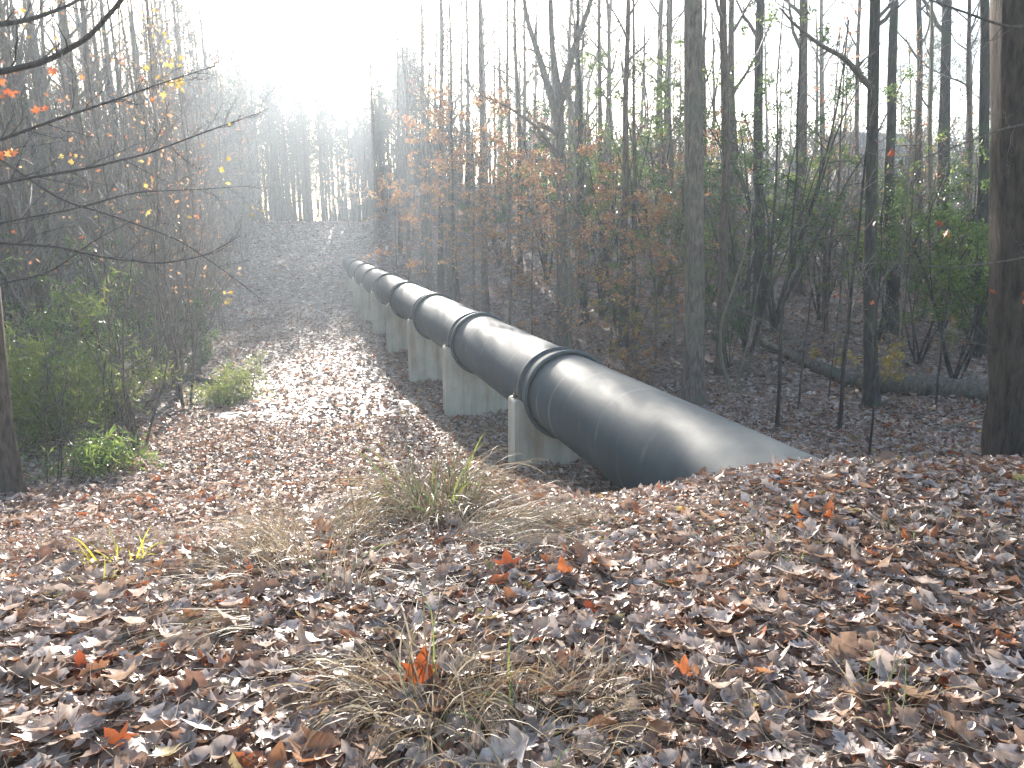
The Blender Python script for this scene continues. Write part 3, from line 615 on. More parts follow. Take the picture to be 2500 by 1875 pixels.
# --- left wood: pale thin trunks, brown trunks, clumps of saplings
left_named = [((8, 52), (30, 204), (73, 350), 24, .055, 'bark_pale', 'thin pale leaning trunk nearest the left edge tree'),
              ((42, 20), (54, 283), (60, 350), 24.5, .06, 'bark_pale', 'thin pale nearly upright trunk behind the green thicket'),
              ((91, -10), (100, 120), (116, 352), 25, .055, 'bark_pale', 'thin pale trunk with its right side lit, right of the upright one'),
              ((132, 20), (140, 150), (154, 340), 26, .05, 'bark_pale', 'thin pale trunk rising through the yellow leaves'),
              ((118, -10), (120, 60), (128, 335), 31, .05, 'bark_pale', 'slender pale pole trunk behind the lit ones')]
for i, (a_, b_, c_, y, r0, bk, lb) in enumerate(left_named):
    base = foot(c_[0], y); P3 = px_path([c_, b_, a_], y, base); hz = P3[:, 2].copy(); hz[0] = -.2
    top = P3[-1] + (P3[-1]-P3[-2])*.9; P3 = np.array([[P3[0, 0], 0, -.2], P3[1], P3[2], top])
    zz = np.linspace(-.2, P3[-1, 2], 14); P3 = np.stack([np.interp(zz, P3[:, 2], P3[:, 0]), np.interp(zz, P3[:, 2], P3[:, 1]), zz], -1)
    build_tree('thin_tree', base, lb, 'tree', seed=120+i, h=P3[-1, 2], r=r0*1.25, rtop=r0*.5, bark=bk, path=P3, k=9, flare=.15, limbs=16, crown_lo=.35, limb_len=.14, depth=2, nsub=6, up=.2)
lt = [(47, 27, .19, 18, 'bark_brown', 'broad brown trunk behind the pale leaning trunks'), (110, 30, .13, 17, 'bark_brown', 'brown trunk beside the lit pale trunk on the left'), (12, 21, .16, 17, 'bark_dark', 'dark trunk behind the limbs at the left edge'),
      (172, 36, .14, 17, 'bark_brown', 'brown trunk deep in the left thicket'), (205, 44, .15, 18, 'bark_grey', 'grey trunk at the right side of the left thicket'), (78, 40, .17, 19, 'bark_grey', 'grey trunk deep behind the pale trunks'), (238, 56, .16, 17, 'bark_grey', 'hazy trunk at the bend of the clearing')]
for i, (px, y, r0, h, bk, lb) in enumerate(lt):
    build_tree('tall_tree', foot(px, y), lb, 'tree', seed=140+i, h=h, r=r0, rtop=r0*.4, bark=bk, lean=(random.uniform(-.03, .03), 0), wob=.04, k=12, limbs=16, crown_lo=.35, low=10, low_hi=.4, nsub=5)
def multi_stem(loc, label, seed, n=5, h=5, r=.035, spread=.35, bark='bark_brown', leaves=None, ang=.22, name='multi_stem_sapling', twig='twig', nsub=7, group=None):
    r_ = np.random.default_rng(seed); root = empty(name, tuple(loc), label, 'sapling', group); tips = []; gb = Geo()
    for i in range(n):
        a = r_.uniform(0, 6.28); b0 = np.array([math.cos(a), math.sin(a), 0])*r_.uniform(.02, spread); d = np.array([math.cos(a)*ang, math.sin(a)*ang, 1.0])
        P = branch(r_, b0 - np.array([0, 0, .15]), d, h*r_.uniform(.7, 1.15), 9, .07, .04); g = Geo(); rr = r*r_.uniform(.7, 1.2)
        tube(g, P, np.linspace(rr, rr*.25, len(P)), 7); g.build('stem', M[bark], root); spray(r_, gb, P, rr*.7, nsub, .30, .75, 2, tips, .06, lo=.15)
    gb.build('branches', M[twig], root)
    for (mat_, shape, per, size, spr, nmax) in (leaves or []):
        S = leafspots(r_, tips, per, spr); S = S[r_.permutation(len(S))[:nmax]]
        gl = Geo(); scatter(gl, shape, S, r_.uniform(size*.6, size*1.35, len(S)), r_.uniform(.3, 2.6, len(S)), r_); gl.build('leaves', M[mat_], root)
    return root
multi_stem(foot(134, 15.0), 'clump of slim brown stems standing at the edge of the sunlit leaves', 160, 6, 4.2, .034, .28)
multi_stem(foot(118, 17.5), 'taller brown stems just behind the clump at the leaf edge', 161, 3, 5.5, .045, .2)
multi_stem(foot(186, 20.0), 'forked brown sapling left of the bright green clump', 162, 3, 5, .04, .15)
multi_stem(foot(176, 22.5), 'grey sapling stems behind the forked one', 163, 4, 5.5, .03, .4)
multi_stem(foot(30, 12.0), 'thin dark shoots rising from the leaves near the left edge tree', 164, 5, 2.6, .012, .6, 'bark_dark', nsub=3, ang=.12)
multi_stem(foot(83, 13.0), 'single dark shoot leaning right at the foot of the green thicket', 165, 2, 2.2, .014, .15, 'bark_dark', nsub=3, ang=.3)

# --- leafy shrubs and small trees
def shrub(name, loc, label, cat, seed, h, w_, stems, mat_, shape, n, size, group=None, bark='bark_dark', base=.0, droop=0.0, tilt=(.3, 2.6), clump=10, twn=3):
    """stems, then leaves in uneven clumps around the shoots"""
    r_ = np.random.default_rng(seed); root = empty(name, tuple(loc), label, cat, group); gs = Geo(); tips = []
    for i in range(stems):
        a = r_.uniform(0, 6.28); P = branch(r_, np.array([r_.normal(0, .06), r_.normal(0, .06), -.1]), np.array([math.cos(a)*w_/h*.9, math.sin(a)*w_/h*.9, 1]), h*r_.uniform(.65, 1.05), 8, .10, .02, droop)
        rr = max(.008, .006*h); tube(gs, P, np.linspace(rr, rr*.3, len(P)), 5, cap=False); spray(r_, gs, P, rr, 7, .38*max(1, w_/h*1.3), .95, 2, tips, .0, lo=base+.06, flat=.3)
    gs.build('stems', M[bark], root)
    cs = r_.permutation(len(tips))[:max(6, n//clump//twn)]; pts = []
    while len(pts) < n:
        Q = tips[cs[r_.integers(len(cs))]] if r_.random() < .8 else tips[r_.integers(len(tips))]; p, d = pick(Q, r_.uniform(.15, 1)*.99); m = r_.integers(3, clump)
        pts += list(p + r_.normal(0, size*.75, (m, 3)))
    P = np.array(pts[:n]); P = P[P[:, 2] > .05]
    g = Geo(); scatter(g, shape, P, r_.uniform(size*.6, size*1.3, len(P)), r_.uniform(*tilt, len(P)), r_); g.build('leaves', M[mat_], root)
    return root
# green thicket at the left: long-leaved canes and hollies
cane = [(26, 14.8, 3.2, 1.6, 'tall bamboo-like clump beside the left edge tree'), (60, 15.5, 2.6, 1.7, 'long-leaved green clump right of the tallest one'), (35, 18, 3.8, 1.8, 'high long-leaved clump behind the first ones'),
        (100, 17.5, 2.2, 1.5, 'low long-leaved clump in front of the brown stems'), (12, 14.0, 2.4, 1.2, 'dense cane clump just behind the left edge trunk'), (76, 12.6, 1.1, 1.2, 'low feathery green plants at the edge of the leaf carpet')]
for i, (px, y, h, w_, lb) in enumerate(cane):
    shrub('cane_shrub', foot(px, y), lb, 'shrub', 200+i, h, w_, 12, 'lime' if i in (0, 1, 3, 4) else 'bamboo', LONG, 2300 if h > 2 else 1200, .19, bark='twig', droop=.25, clump=12, tilt=(.5, 1.9))
hol_l = [(108, 21, 4.6, 1.5, 'glossy green holly between the canes and the brown stems'), (85, 24, 5.0, 1.6, 'taller holly behind the pale thin trunks'), (150, 25, 3.4, 1.5, 'rounded holly behind the clump of brown stems'), (195, 27, 3.0, 1.3, 'small holly at the right end of the green thicket'), (40, 27, 5.2, 1.6, 'holly deep behind the canes')]
for i, (px, y, h, w_, lb) in enumerate(hol_l):
    shrub('holly_tree', foot(px, y), lb, 'tree', 215+i, h, w_, 5, 'bamboo' if i == 0 else 'holly', SIMPLE, 3800, .085)
shrub('green_shrub', foot(225, 21.0), 'bright yellow-green clump lit by the sun at the left edge of the clearing', 'shrub', 230, 1.15, 1.5, 12, 'lime', LONG, 2600, .17, bark='twig', droop=.5, clump=9, tilt=(.6, 1.9))
shrub('green_shrub', foot(248, 22.5), 'sparse upright green plant right of the bright clump', 'shrub', 231, 1.5, .8, 6, 'lime', LONG, 500, .15, bark='twig', droop=.3)
shrub('green_shrub', foot(160, 24.0), 'low yellow-green plant in the shade behind the brown stems', 'shrub', 232, 1.0, 1.4, 8, 'lime', LONG, 1200, .15, bark='twig', droop=.4)
# hollies and evergreens on the right
hol_r = [(745, 24, 8.5, 1.9, 4800, 'holly right behind the two trunks by the pipe'), (700, 28, 5.0, 1.8, 3000, 'holly behind the widest trunk beside the pipe'), (770, 27, 10.5, 2.0, 6000, 'tall dark holly left of the thin dark stem'), (815, 30, 6.0, 2.2, 4200, 'spreading holly under the gap of bright sky'),
         (915, 23, 5.0, 1.8, 4200, 'glossy holly behind the log, right of the dark trunk'), (955, 21, 6.2, 1.9, 5200, 'large sunlit holly beside the massive right trunk'), (975, 24, 4.2, 1.6, 3000, 'shaded holly low behind the massive right trunk'), (935, 28, 6.8, 2.0, 4200, 'tall holly in the middle of the right thicket'),
         (600, 33, 9.5, 1.9, 4200, 'hazy evergreen right of the forked tree'), (625, 27, 4.0, 1.3, 1800, 'evergreen shrub behind the yellow hanging leaves'), (500, 50, 6.0, 2.2, 2600, 'hazy glinting evergreen behind the pipe'), (545, 42, 11.0, 2.2, 4200, 'hazy evergreen just left of the forked tree'),
         (655, 35, 12.0, 2.2, 4800, 'tall evergreen between the forked tree and the trunks by the pipe'), (860, 34, 5.5, 2.2, 3400, 'evergreen on the slope under the house'), (1000, 30, 6.5, 2.4, 3600, 'evergreen mass at the far right behind the massive trunk'),
         (460, 58, 6.0, 2.0, 2000, 'small hazy evergreen behind the far pipe sections'), (680, 45, 6.0, 2.4, 2600, 'far evergreen behind the two trunks by the pipe')]
for i, (px, y, h, w_, n, lb) in enumerate(hol_r):
    shrub('holly_tree', foot(px, y), lb, 'tree', 240+i, h, w_*1.15, 7, 'bamboo' if px in (955, 915, 815, 700, 600, 770, 655) else 'holly', SIMPLE, int(n*.75), .10 if y < 32 else .15, base=.30)  # brighter leaf colour on some hollies imitates sunlit foliage
# rusty-leaved beeches in level sprays
bee = [(474, 33, 10.0, .07, 3000, 'small beech with rusty leaves in level sprays left of the forked tree'), (436, 43, 11, .08, 2600, 'rusty beech beside the dark trunk behind the pipe'), (508, 28.5, 9.5, .07, 2800, 'rusty beech in front of the forked tree'), (610, 27, 6.5, .05, 1900, 'rusty beech right of the forked tree'),
       (655, 24, 5.5, .045, 2000, 'bright rusty beech just left of the widest trunk'), (585, 38, 8, .06, 1600, 'hazy rusty beech behind the forked tree'), (400, 60, 7, .06, 1200, 'far rusty beech at the right side of the slope'), (690, 33, 7, .05, 1300, 'rusty beech behind the widest trunk'),
       (355, 84, 7, .06, 900, 'far rusty tree near the crest of the clearing'), (540, 55, 8, .07, 1300, 'far hazy rusty beech behind the pipe'), (562, 23, 7.0, .06, 1900, 'near beech added for its shade, reaching level rusty sprays out towards the pipe'), (455, 37, 11, .08, 2600, 'tall thin-crowned beech leaning over the pipe beside the dark trunk')]  # the near beech is added to throw leaf shade on the pipe
for i, (px, y, h, r0, n, lb) in enumerate(bee):
    build_tree('beech_tree', foot(px, y), lb, 'tree', seed=270+i, h=h, r=r0, rtop=.015, bark='bark_grey', wob=.05, k=8, flare=.2, limbs=18, crown_lo=.28, limb_len=.6 if h == 7.0 and y == 23 else .42 if h < 9 else .34, ang=1.25, up=.0, depth=3, nsub=6, flat=.6,
               leaves=[('rust', OVAL, 5, .085 if y < 36 else .13, .05, n)])
for i, (px, y, h, lb) in enumerate([(615, 31, 8.2, 'tree with pale yellow-green backlit leaves right of the forked tree'), (585, 44, 9, 'hazy golden-green tree behind the forked tree'), (965, 26, 5.5, 'bright green backlit small tree left of the massive trunk'), (735, 33, 6.5, 'green-leaved tree behind the slim brown trunk')]):
    shrub('leafy_tree', foot(px, y), lb, 'tree', 340+i, h, 1.9, 5, 'lime', OVAL, 2600, .11)
shrub('vine_shrub', foot(628, 24.0), 'drooping plant with yellow and orange leaves hanging behind the pipe', 'shrub', 285, 3.6, .8, 6, 'yellow', OVAL, 420, .11, bark='twig', droop=.2, clump=6)
shrub('vine_shrub', foot(645, 22.5), 'low rusty-orange brush beside the pipe, under the yellow leaves', 'shrub', 286, 1.8, 1.0, 7, 'rust', OVAL, 420, .11, bark='twig', droop=.3, clump=6)
b = foot(862, 19.0); shrub('yellow_shrub', b, 'small yellow-leaved sapling left of the dark trunk by the log', 'sapling', 287, 1.75, 1.0, 6, 'yellow', OVAL, 520, .085, bark='twig', droop=.1, clump=6, base=.35)
def brush(loc, label, seed, h=1.6, w_=1.6, n=26, group=None):
    r_ = np.random.default_rng(seed); root = empty('bare_brush', tuple(loc), label, 'brush', group); g = Geo(); tips = []
    for i in range(n):
        a = r_.uniform(0, 6.28); P = branch(r_, np.array([r_.normal(0, w_*.25), r_.normal(0, w_*.25), -.05]), np.array([math.cos(a)*.8, math.sin(a)*.8, r_.uniform(.3, 1.2)]), h*r_.uniform(.5, 1.3), 7, .14, .0, .18)
        tube(g, P, np.linspace(.010, .003, len(P)), 4, cap=False); spray(r_, g, P, .006, 5, .35, .7, 1, tips, .0)
    g.build('twigs', M['twig'], root)
    S = leafspots(r_, tips, 1, .03); S = S[:40]; gl = Geo(); scatter(gl, OVAL, S, r_.uniform(.05, .1, len(S)), r_.uniform(.4, 2.4, len(S)), r_); gl.build('leaves', M['rust'], root)
    return root
bs = [(598, 22, 'tangle of bare twigs right behind the second pipe section'), (640, 20.5, 'tangle of bare twigs left of the widest trunk'), (560, 27, 'brush behind the second pipe joint'), (520, 33, 'brush behind the third pipe joint'), (760, 22, 'dark brush right of the crooked sapling'),
      (800, 24, 'brush at the left end of the fallen log'), (470, 44, 'brush behind the fourth pipe joint'), (200, 24, 'brush behind the bright green clump'), (240, 30, 'grey brush at the left edge of the clearing'), (260, 42, 'hazy brush along the left side of the slope'),
      (400, 52, 'hazy brush right of the far pipe end'), (372, 68, 'far brush beside the slope'), (950, 19.5, 'brush behind the fallen log at the right'), (150, 19, 'twiggy brush at the foot of the left thicket')]
for i, (px, y, lb) in enumerate(bs): brush(foot(px, y), lb, 300+i, 1.7 if y < 35 else 2.4, 2.0 if y < 35 else 3.2, 24)

# --- filler wood: a few kinds copied through the wood on both sides
PROTO = []
for i in range(5):
    PROTO.append(build_tree('wood_tree', (-60-i*6, -40, 0), 'proto', 'tree', seed=400+i, h=17, r=.15+.03*i, rtop=.05, bark=['bark_grey', 'bark_brown', 'bark_dark'][i % 3], lean=(random.uniform(-.03, .03), random.uniform(-.02, .02)), wob=.045, k=9, limbs=10, crown_lo=.45, nsub=4, low=9, low_hi=.4))
SAP = []
for i in range(6):
    SAP.append(build_tree('wood_sapling', (-60-i*6, -50, 0), 'proto', 'sapling', seed=420+i, h=7.5, r=.035+.006*i, rtop=.012, bark=['bark_brown', 'bark_pale', 'bark_grey'][i % 3], lean=(random.uniform(-.08, .08), random.uniform(-.05, .05)), wob=.07, k=6, flare=.1,
                          limbs=30, crown_lo=.10, limb_len=.26, depth=3, nsub=6, up=.2, ang=.85, leaves=[('rust', OVAL, 1, .09, .04, 110)] if i % 2 else None))
TWG = []
for i in range(4):
    TWG.append(build_tree('twiggy_tree', (-60-i*6, -90, 0), 'proto', 'tree', seed=520+i, h=14, r=.075, rtop=.015, bark='bark_brown', wob=.06, k=7, flare=.2, limbs=44, crown_lo=.10, limb_len=.17, depth=3, nsub=6, up=.25, ang=.9, leaves=[('yellow' if i == 1 else 'rust', OVAL, 1, .09, .05, 160)]))
HOL = []
for i in range(4):
    HOL.append(shrub('undergrowth_holly', (-60-i*6, -70, 0), 'proto', 'tree', 470+i, 5.0, 1.9, 6, 'holly' if i % 2 else 'bamboo', SIMPLE, 2200, .12, base=.30))  # half get the brighter leaf colour, imitating light inside the wood
BEE = []
for i in range(3):
    BEE.append(build_tree('wood_beech', (-60-i*6, -80, 0), 'proto', 'tree', seed=480+i, h=7, r=.05, rtop=.015, bark='bark_grey', wob=.05, k=7, flare=.2, limbs=18, crown_lo=.22, limb_len=.42, ang=1.25, up=.0, depth=3, nsub=6, flat=.6, leaves=[('rust', OVAL, 5, .11, .05, 1500)]))
PINE = []
for i in range(4):
    r_ = np.random.default_rng(440+i); root = empty('pine_tree', (-60-i*6, -60, 0), 'proto', 'tree'); P = trunk_path(r_, 15, (random.uniform(-.015, .015), 0), wob=.02)
    gt = Geo(); add_trunk(gt, P, .17, .05, 8, .2, r_); gt.build('trunk', M['bark_dark'], root); gb = Geo(); tips = []
    for q in range(26):
        f = .55+.45*(q+r_.random())/26; p, d = pick(P, min(f, .99)); Q = branch(r_, p, side_dir(r_, d, 1.2), 2.6*(1.25-f)*r_.uniform(.6, 1.2)+.3, 5, .12, .06); tube(gb, Q, np.linspace(.035, .01, len(Q)), 4, cap=False); spray(r_, gb, Q, .015, 4, .4, .8, 1, tips)
    for q in range(9):
        p, d = pick(P, r_.uniform(.15, .55)); Q = branch(r_, p, side_dir(r_, d, 1.4), r_.uniform(.4, 1.3), 4, .15); tube(gb, Q, np.linspace(.02, .008, len(Q)), 3, cap=False)
    gb.build('branches', M['twig_dark'], root); S = leafspots(r_, tips, 9, .16); gl = Geo(); scatter(gl, LONG, S, r_.uniform(.3, .5, len(S)), r_.uniform(.2, 2.8, len(S)), r_); gl.build('needles', M['needle'], root); PINE.append(root)
used = set()
def place(protos, x, y, sc_, label, group, sz=None):
    p_ = protos[random.randrange(len(protos))]; loc = (x, y, H(x, y)-.02); rz = random.uniform(0, 6.28)
    if label.startswith('thin dark pine') and abs(x+.176*y+.2) > 3.6: sc_ *= 1.08
    lean = -.17*x/max(y, 1) if x > 0 else -.06*x/max(y, 1)*-1
    rot = (Matrix.Rotation(lean, 3, 'Y') @ Matrix.Rotation(rz, 3, 'Z')).to_euler()
    if p_.name not in used:
        used.add(p_.name); p_.location = loc; p_.rotation_euler = rot; p_.scale = (sc_, sc_, sz or sc_); p_['label'] = label; p_['group'] = group; return p_
    c_ = copy_tree(p_, loc, rz, sc_, label, group, sz); c_.rotation_euler = rot; return c_
def in_view(x, y): return y > 3 and abs(x) < y*.70 + 2.5
pos = []
def free(x, y, dmin): return all((x-a)**2+(y-b)**2 > dmin*dmin for a, b in pos)
def fill(protos, n, ok, yr, dmin, sc_r, label, group, ypow=1.0):
    c = 0; tries = 0
    while c < n and tries < 20000:
        tries += 1; y = yr[0]+(yr[1]-yr[0])*random.random()**ypow; x = random.uniform(-1, 1)*(y*.70+2.5); s = x*UX+y*UY; t = x*NX+y*NY
        if not ok(x, y, s, t) or not free(x, y, dmin): continue
        pos.append((x, y)); place(protos, x, y, random.uniform(*sc_r), label, group); c += 1
sun_lane = lambda x, y, s, t: abs(x + .176*y + .2) < 3.4          # the gap the low sun shines through along the clearing
fill(PROTO, 32, lambda x, y, s, t: t > 11 and x/y < .78 and not (.40 < x/y < .56) and not (sun_lane(x, y, s, t) and y > 28), (27, 85), 1.6, (.8, 1.15), 'bare tree standing back in the wood on the right of the pipe', 'bare trees in the right-hand wood')
fill(PROTO, 100, lambda x, y, s, t: t < -6.5, (26, 85), 1.5, (.75, 1.1), 'bare tree standing back in the wood on the left of the clearing', 'bare trees in the left-hand wood')
fill(SAP, 60, lambda x, y, s, t: t > 8.5 and not (sun_lane(x, y, s, t) and y > 60), (18, 70), .8, (.6, 1.4), 'bare twiggy sapling in the undergrowth on the right of the pipe', 'bare saplings in the right-hand undergrowth', .8)
fill(SAP, 185, lambda x, y, s, t: t < -3.0-.008*y, (17, 80), .6, (.6, 1.6), 'bare twiggy sapling in the thicket on the left of the clearing', 'bare saplings in the left-hand thicket', .8)
for i, (px, y, h) in enumerate([(380, 72, 20), (386, 92, 23), (404, 66, 19), (415, 88, 24), (424, 74, 22), (437, 80, 23), (449, 68, 21), (462, 77, 22), (431, 58, 19)]):  # bare trees added in the sun's path to dapple the foreground
    build_tree('shade_tree', foot(px, y), 'tall bare tree added for its shade, in the glare right of the slope beyond the pipe', 'tree', 'tall bare trees in the glare', seed=460+i, h=h, r=.2, rtop=.05, bark='bark_brown', lean=(random.uniform(-.03, .03), 0), wob=.04, k=9, limbs=12, crown_lo=.6, nsub=4, low=3, leaves=[('rust', OVAL, 2, .2, .2, 300)] if i == 3 else None)
for i, (px, y, h) in enumerate([(414, 52, 16), (424, 57, 17), (432, 50, 15), (418, 66, 19)]):  # crowns added here so that dappled shade falls on the pipe
    build_tree('shade_tree', foot(px, y), 'bare tree added for its shade, standing right of the far end of the pipe', 'tree', 'bare trees right of the far pipe end', seed=490+i, h=h, r=.16, rtop=.05, bark='bark_grey', lean=(random.uniform(-.03, .03), 0), wob=.05, k=9, limbs=13, crown_lo=.5, limb_len=.2, nsub=5, low=4, leaves=[('rust', OVAL, 2, .2, .12, 500)] if i in (1, 4) else None)
for i, (px, y, h) in enumerate([(458, 40, 11)]):  # thick limbs added to cast shadow bands across the pipe
    build_tree('shade_tree', foot(px, y), 'stout-limbed bare tree added for its shade, right of the middle of the pipe', 'tree', None, seed=496+i, h=h, r=.19, rtop=.06, bark='bark_dark', lean=(random.uniform(-.05, .02), 0), wob=.07, k=9, limbs=16, crown_lo=.45, limb_len=.24, nsub=4, low=4)
fill(PINE, 230, lambda x, y, s, t: -12 < t < 17 and s > 95, (88, 122), .5, (.8, 1.02), 'thin dark pine at the far end of the clearing', 'pines beyond the crest of the clearing')
for px, y, k_ in [(205, 48, 1.15), (214, 60, 1.3), (222, 52, 1.1), (231, 66, 1.3), (240, 58, 1.15), (248, 72, 1.3), (256, 64, 1.05), (262, 80, 1.25), (236, 78, 1.4), (196, 56, 1.3), (270, 88, 1.1), (225, 84, 1.45)]:
    q_ = foot(px, y); pos.append((q_[0], y)); place(TWG, q_[0], y, k_, 'tall twiggy tree at the left shoulder of the far slope', 'twiggy trees on the left shoulder of the slope')
for px, y, k_ in [(206, 62, 1.25), (226, 64, 1.05), (243, 70, 1.05), (259, 86, 1.15), (198, 72, 1.4), (190, 60, 1.3), (272, 92, 1.15), (281, 95, 1.1), (289, 97, 1.12), (297, 96, 1.05), (265, 90, 1.2), (305, 99, 1.0)]:
    q_ = foot(px, y); pos.append((q_[0], y)); place(PINE, q_[0], y, k_, 'taller pine standing on the left shoulder of the far slope', 'taller pines left of the crest')
fill(TWG, 98, lambda x, y, s, t: t < -4.5, (19, 70), 1.0, (.7, 1.25), 'tall thin tree full of fine brown twigs left of the clearing', 'twiggy trees in the left-hand wood', .8)
fill(HOL, 40, lambda x, y, s, t: t > 9.5 and x/y > .05, (22, 70), 1.5, (.6, 1.3), 'evergreen holly in the undergrowth of the right-hand wood', 'hollies in the right-hand undergrowth', .7)
fill(HOL, 22, lambda x, y, s, t: t < -5.5, (24, 60), 1.5, (.6, 1.2), 'evergreen holly in the undergrowth left of the clearing', 'hollies in the left-hand undergrowth', .7)
fill(BEE, 12, lambda x, y, s, t: t > 9.0 and -.1 < x/y < .3, (28, 75), 1.8, (.7, 1.25), 'rusty-leaved beech standing back in the right-hand wood', 'beeches in the right-hand wood')
fill(BEE, 14, lambda x, y, s, t: t < -5, (30, 85), 1.8, (.7, 1.3), 'rusty-leaved beech standing back in the left-hand wood', 'beeches in the left-hand wood')
fill(PINE, 30, lambda x, y, s, t: t <= -8 or t > 14, (70, 110), 1.5, (.9, 1.25), 'thin pine far back in the wood', 'pines far back in the wood')

def far_wood():
    r_ = np.random.default_rng(555); g = Geo(); gl = Geo()
    def spot():
        while True:
            y = r_.uniform(85, 150); x = r_.uniform(-1, 1)*(y*.8); t = x*NX+y*NY
            if abs(x+.245*y) > 8 or y > 104: return x, y
    for i in range(1500):
        x, y = spot(); z = H(x, y); h = r_.uniform(9, 16)*(.85 if abs(x+.2*y) < 22 else 1.0)*(.55 if x > 10 else 1); r0 = r_.uniform(.06, .22)
        P = np.array([[x+r_.normal(0, .25)*j, y, z-.2+h*j/4] for j in range(5)]); tube(g, P, np.linspace(r0, r0*.3, 5), 5, r_.random(), cap=False)
        for _ in range(14):
            p, d = pick(P, r_.uniform(.25, .98)); tube(g, branch(r_, p, side_dir(r_, d, .8), r_.uniform(1.2, 3.2), 3, .2, .1), [.035, .025, .016, .01], 3, cap=False)
        n = 34 if r_.random() < .4 else 8; c = P[r_.integers(1, 5)]; S = c + r_.normal(0, 1, (n, 3))*np.array([1.3, 1.3, 2.2]); S[:, 2] = np.maximum(S[:, 2], z+.3)
        scatter(gl, CARD, S, r_.uniform(.25, .6, n), r_.uniform(.2, 2.8, n), r_, np.full(n, r_.random()))
    o = g.build('distant_woods', M['bark_dark']); tag(o, 'mass of bare stems far behind the clearing', 'woods', kind='stuff')
    o = gl.build('distant_foliage', M['far_leaf']); tag(o, 'thin evergreen and brown foliage among the far stems', 'foliage', kind='stuff')
M['far_leaf'] = leaf_mat('distant_leaves', [(0, (.05, .075, .035)), (.3, (.07, .10, .04)), (.5, (.18, .12, .08)), (.7, (.30, .16, .08)), (.85, (.13, .10, .08))], .6, .4, .3)
far_wood()

# --- fallen log, stump and stray branches
def log(name, A, B, r0, r1, label, mat_, n=26, bend=.05, k=18, seed=0, stubs=4):
    r_ = np.random.default_rng(seed); A = np.array(A); B = np.array(B); root = empty(name, tuple(A), label, 'log' if r0 > .1 else 'fallen branch')
    P = A[None]+(B-A)[None]*np.linspace(0, 1, n)[:, None]; P += np.cumsum(r_.normal(0, bend*.12, (n, 3)), 0)*np.array([1, 1, .5]); P -= A
    g = Geo(); tube(g, P, np.linspace(r0, r1, n)*(1+r_.normal(0, .03, n)), k); V = g.v[-1]; V += r_.normal(0, r0*.05, V.shape); g.build('trunk' if r0 > .1 else 'stick', M[mat_], root)
    if stubs:
        gs = Geo()
        for i in range(stubs):
            p, d = pick(P, r_.uniform(.1, .95)); Q = branch(r_, p, side_dir(r_, d, 1.1)+np.array([0, 0, .5]), r_.uniform(.2, .6)*min(1, r0*5), 4, .1); tube(gs, Q, np.linspace(r0*.18, r0*.08, len(Q)), 6)
        gs.build('branch_stubs', M[mat_], root)
def gp(px, y, dz=0): q = foot(px, y); q[2] += dz; return q
log('fallen_log', gp(862, 20.0, .26), gp(1015, 17.3, .26), .26, .31, 'long fallen log on the leaves, ending behind the massive right trunk', 'bark_grey', seed=501)
log('fallen_log', gp(760, 25.0, .14), gp(852, 20.5, .17), .13, .20, 'weathered mossy end of a second fallen log in the shade left of the long one', 'bark_grey', seed=502)
log('fallen_branch', gp(940, 14.6, .06), gp(1003, 15.6, .22), .02, .03, 'pale bare branch lying at the foot of the massive right trunk', 'bark_pale', seed=503, stubs=2, k=7)
log('fallen_branch', gp(815, 13.6, .04), gp(850, 14.4, .05), .018, .012, 'short grey branch on the leaves beside the mossy stem', 'bark_grey', seed=504, stubs=2, k=7)
log('fallen_log', gp(178, 24.5, .12), gp(232, 23.0, .12), .12, .10, 'dark fallen log in the shade behind the bright green clump', 'bark_dark', seed=505)
log('fallen_branch', gp(260, 33, .06), gp(292, 35, .06), .03, .02, 'thin dark branch lying across the clearing near its left edge', 'bark_dark', seed=506, stubs=3, k=7)

# --- house on the rise behind the right-hand wood
hx, hy = at(868, 150, 108)[0], 108.0; hz = H(hx, hy)
house = empty('house', (hx, hy, hz-.3), 'pale gabled house with a grey roof, barely seen through the trees on the rise', 'house', rz=.25)
W_, D_, HW, HR = 5.0, 3.6, 4.6, 2.4
g = Geo(); box(g, (-W_, -D_, 0), (W_, D_, HW)); g.add([(-W_, -D_, HW), (-W_, D_, HW), (-W_, 0, HW+HR), (W_, -D_, HW), (W_, D_, HW), (W_, 0, HW+HR)], t=[(0, 2, 1), (3, 4, 5)]); g.build('wall', M['siding'], house, smooth=False)
g = Geo()
for sgn in (-1, 1):
    a_ = np.array([(x, sgn*(D_+.45), HW-.28) for x in (-W_-.4, W_+.4)] + [(x, 0, HW+HR+.03) for x in (W_+.4, -W_-.4)]); v = np.concatenate([a_, a_+np.array([0, 0, .14])]); g.add(v, [(0, 1, 2, 3), (4, 7, 6, 5), (0, 4, 5, 1), (1, 5, 6, 2), (2, 6, 7, 3), (3, 7, 4, 0)])
g.build('roof', M['roofing'], house, smooth=False)
for x in (-3.6, -1.2, 1.6, 3.8):
    for z in (1.0, 3.0):
        g = Geo(); box(g, (x-.5, -D_-.05, z), (x+.5, -D_+.02, z+1.1)); wn = g.build('window', M['siding'], house, smooth=False); g = Geo(); box(g, (x-.42, -D_-.07, z+.08), (x+.42, -D_-.045, z+1.02)); g.build('pane', M['pane'], wn, smooth=False)

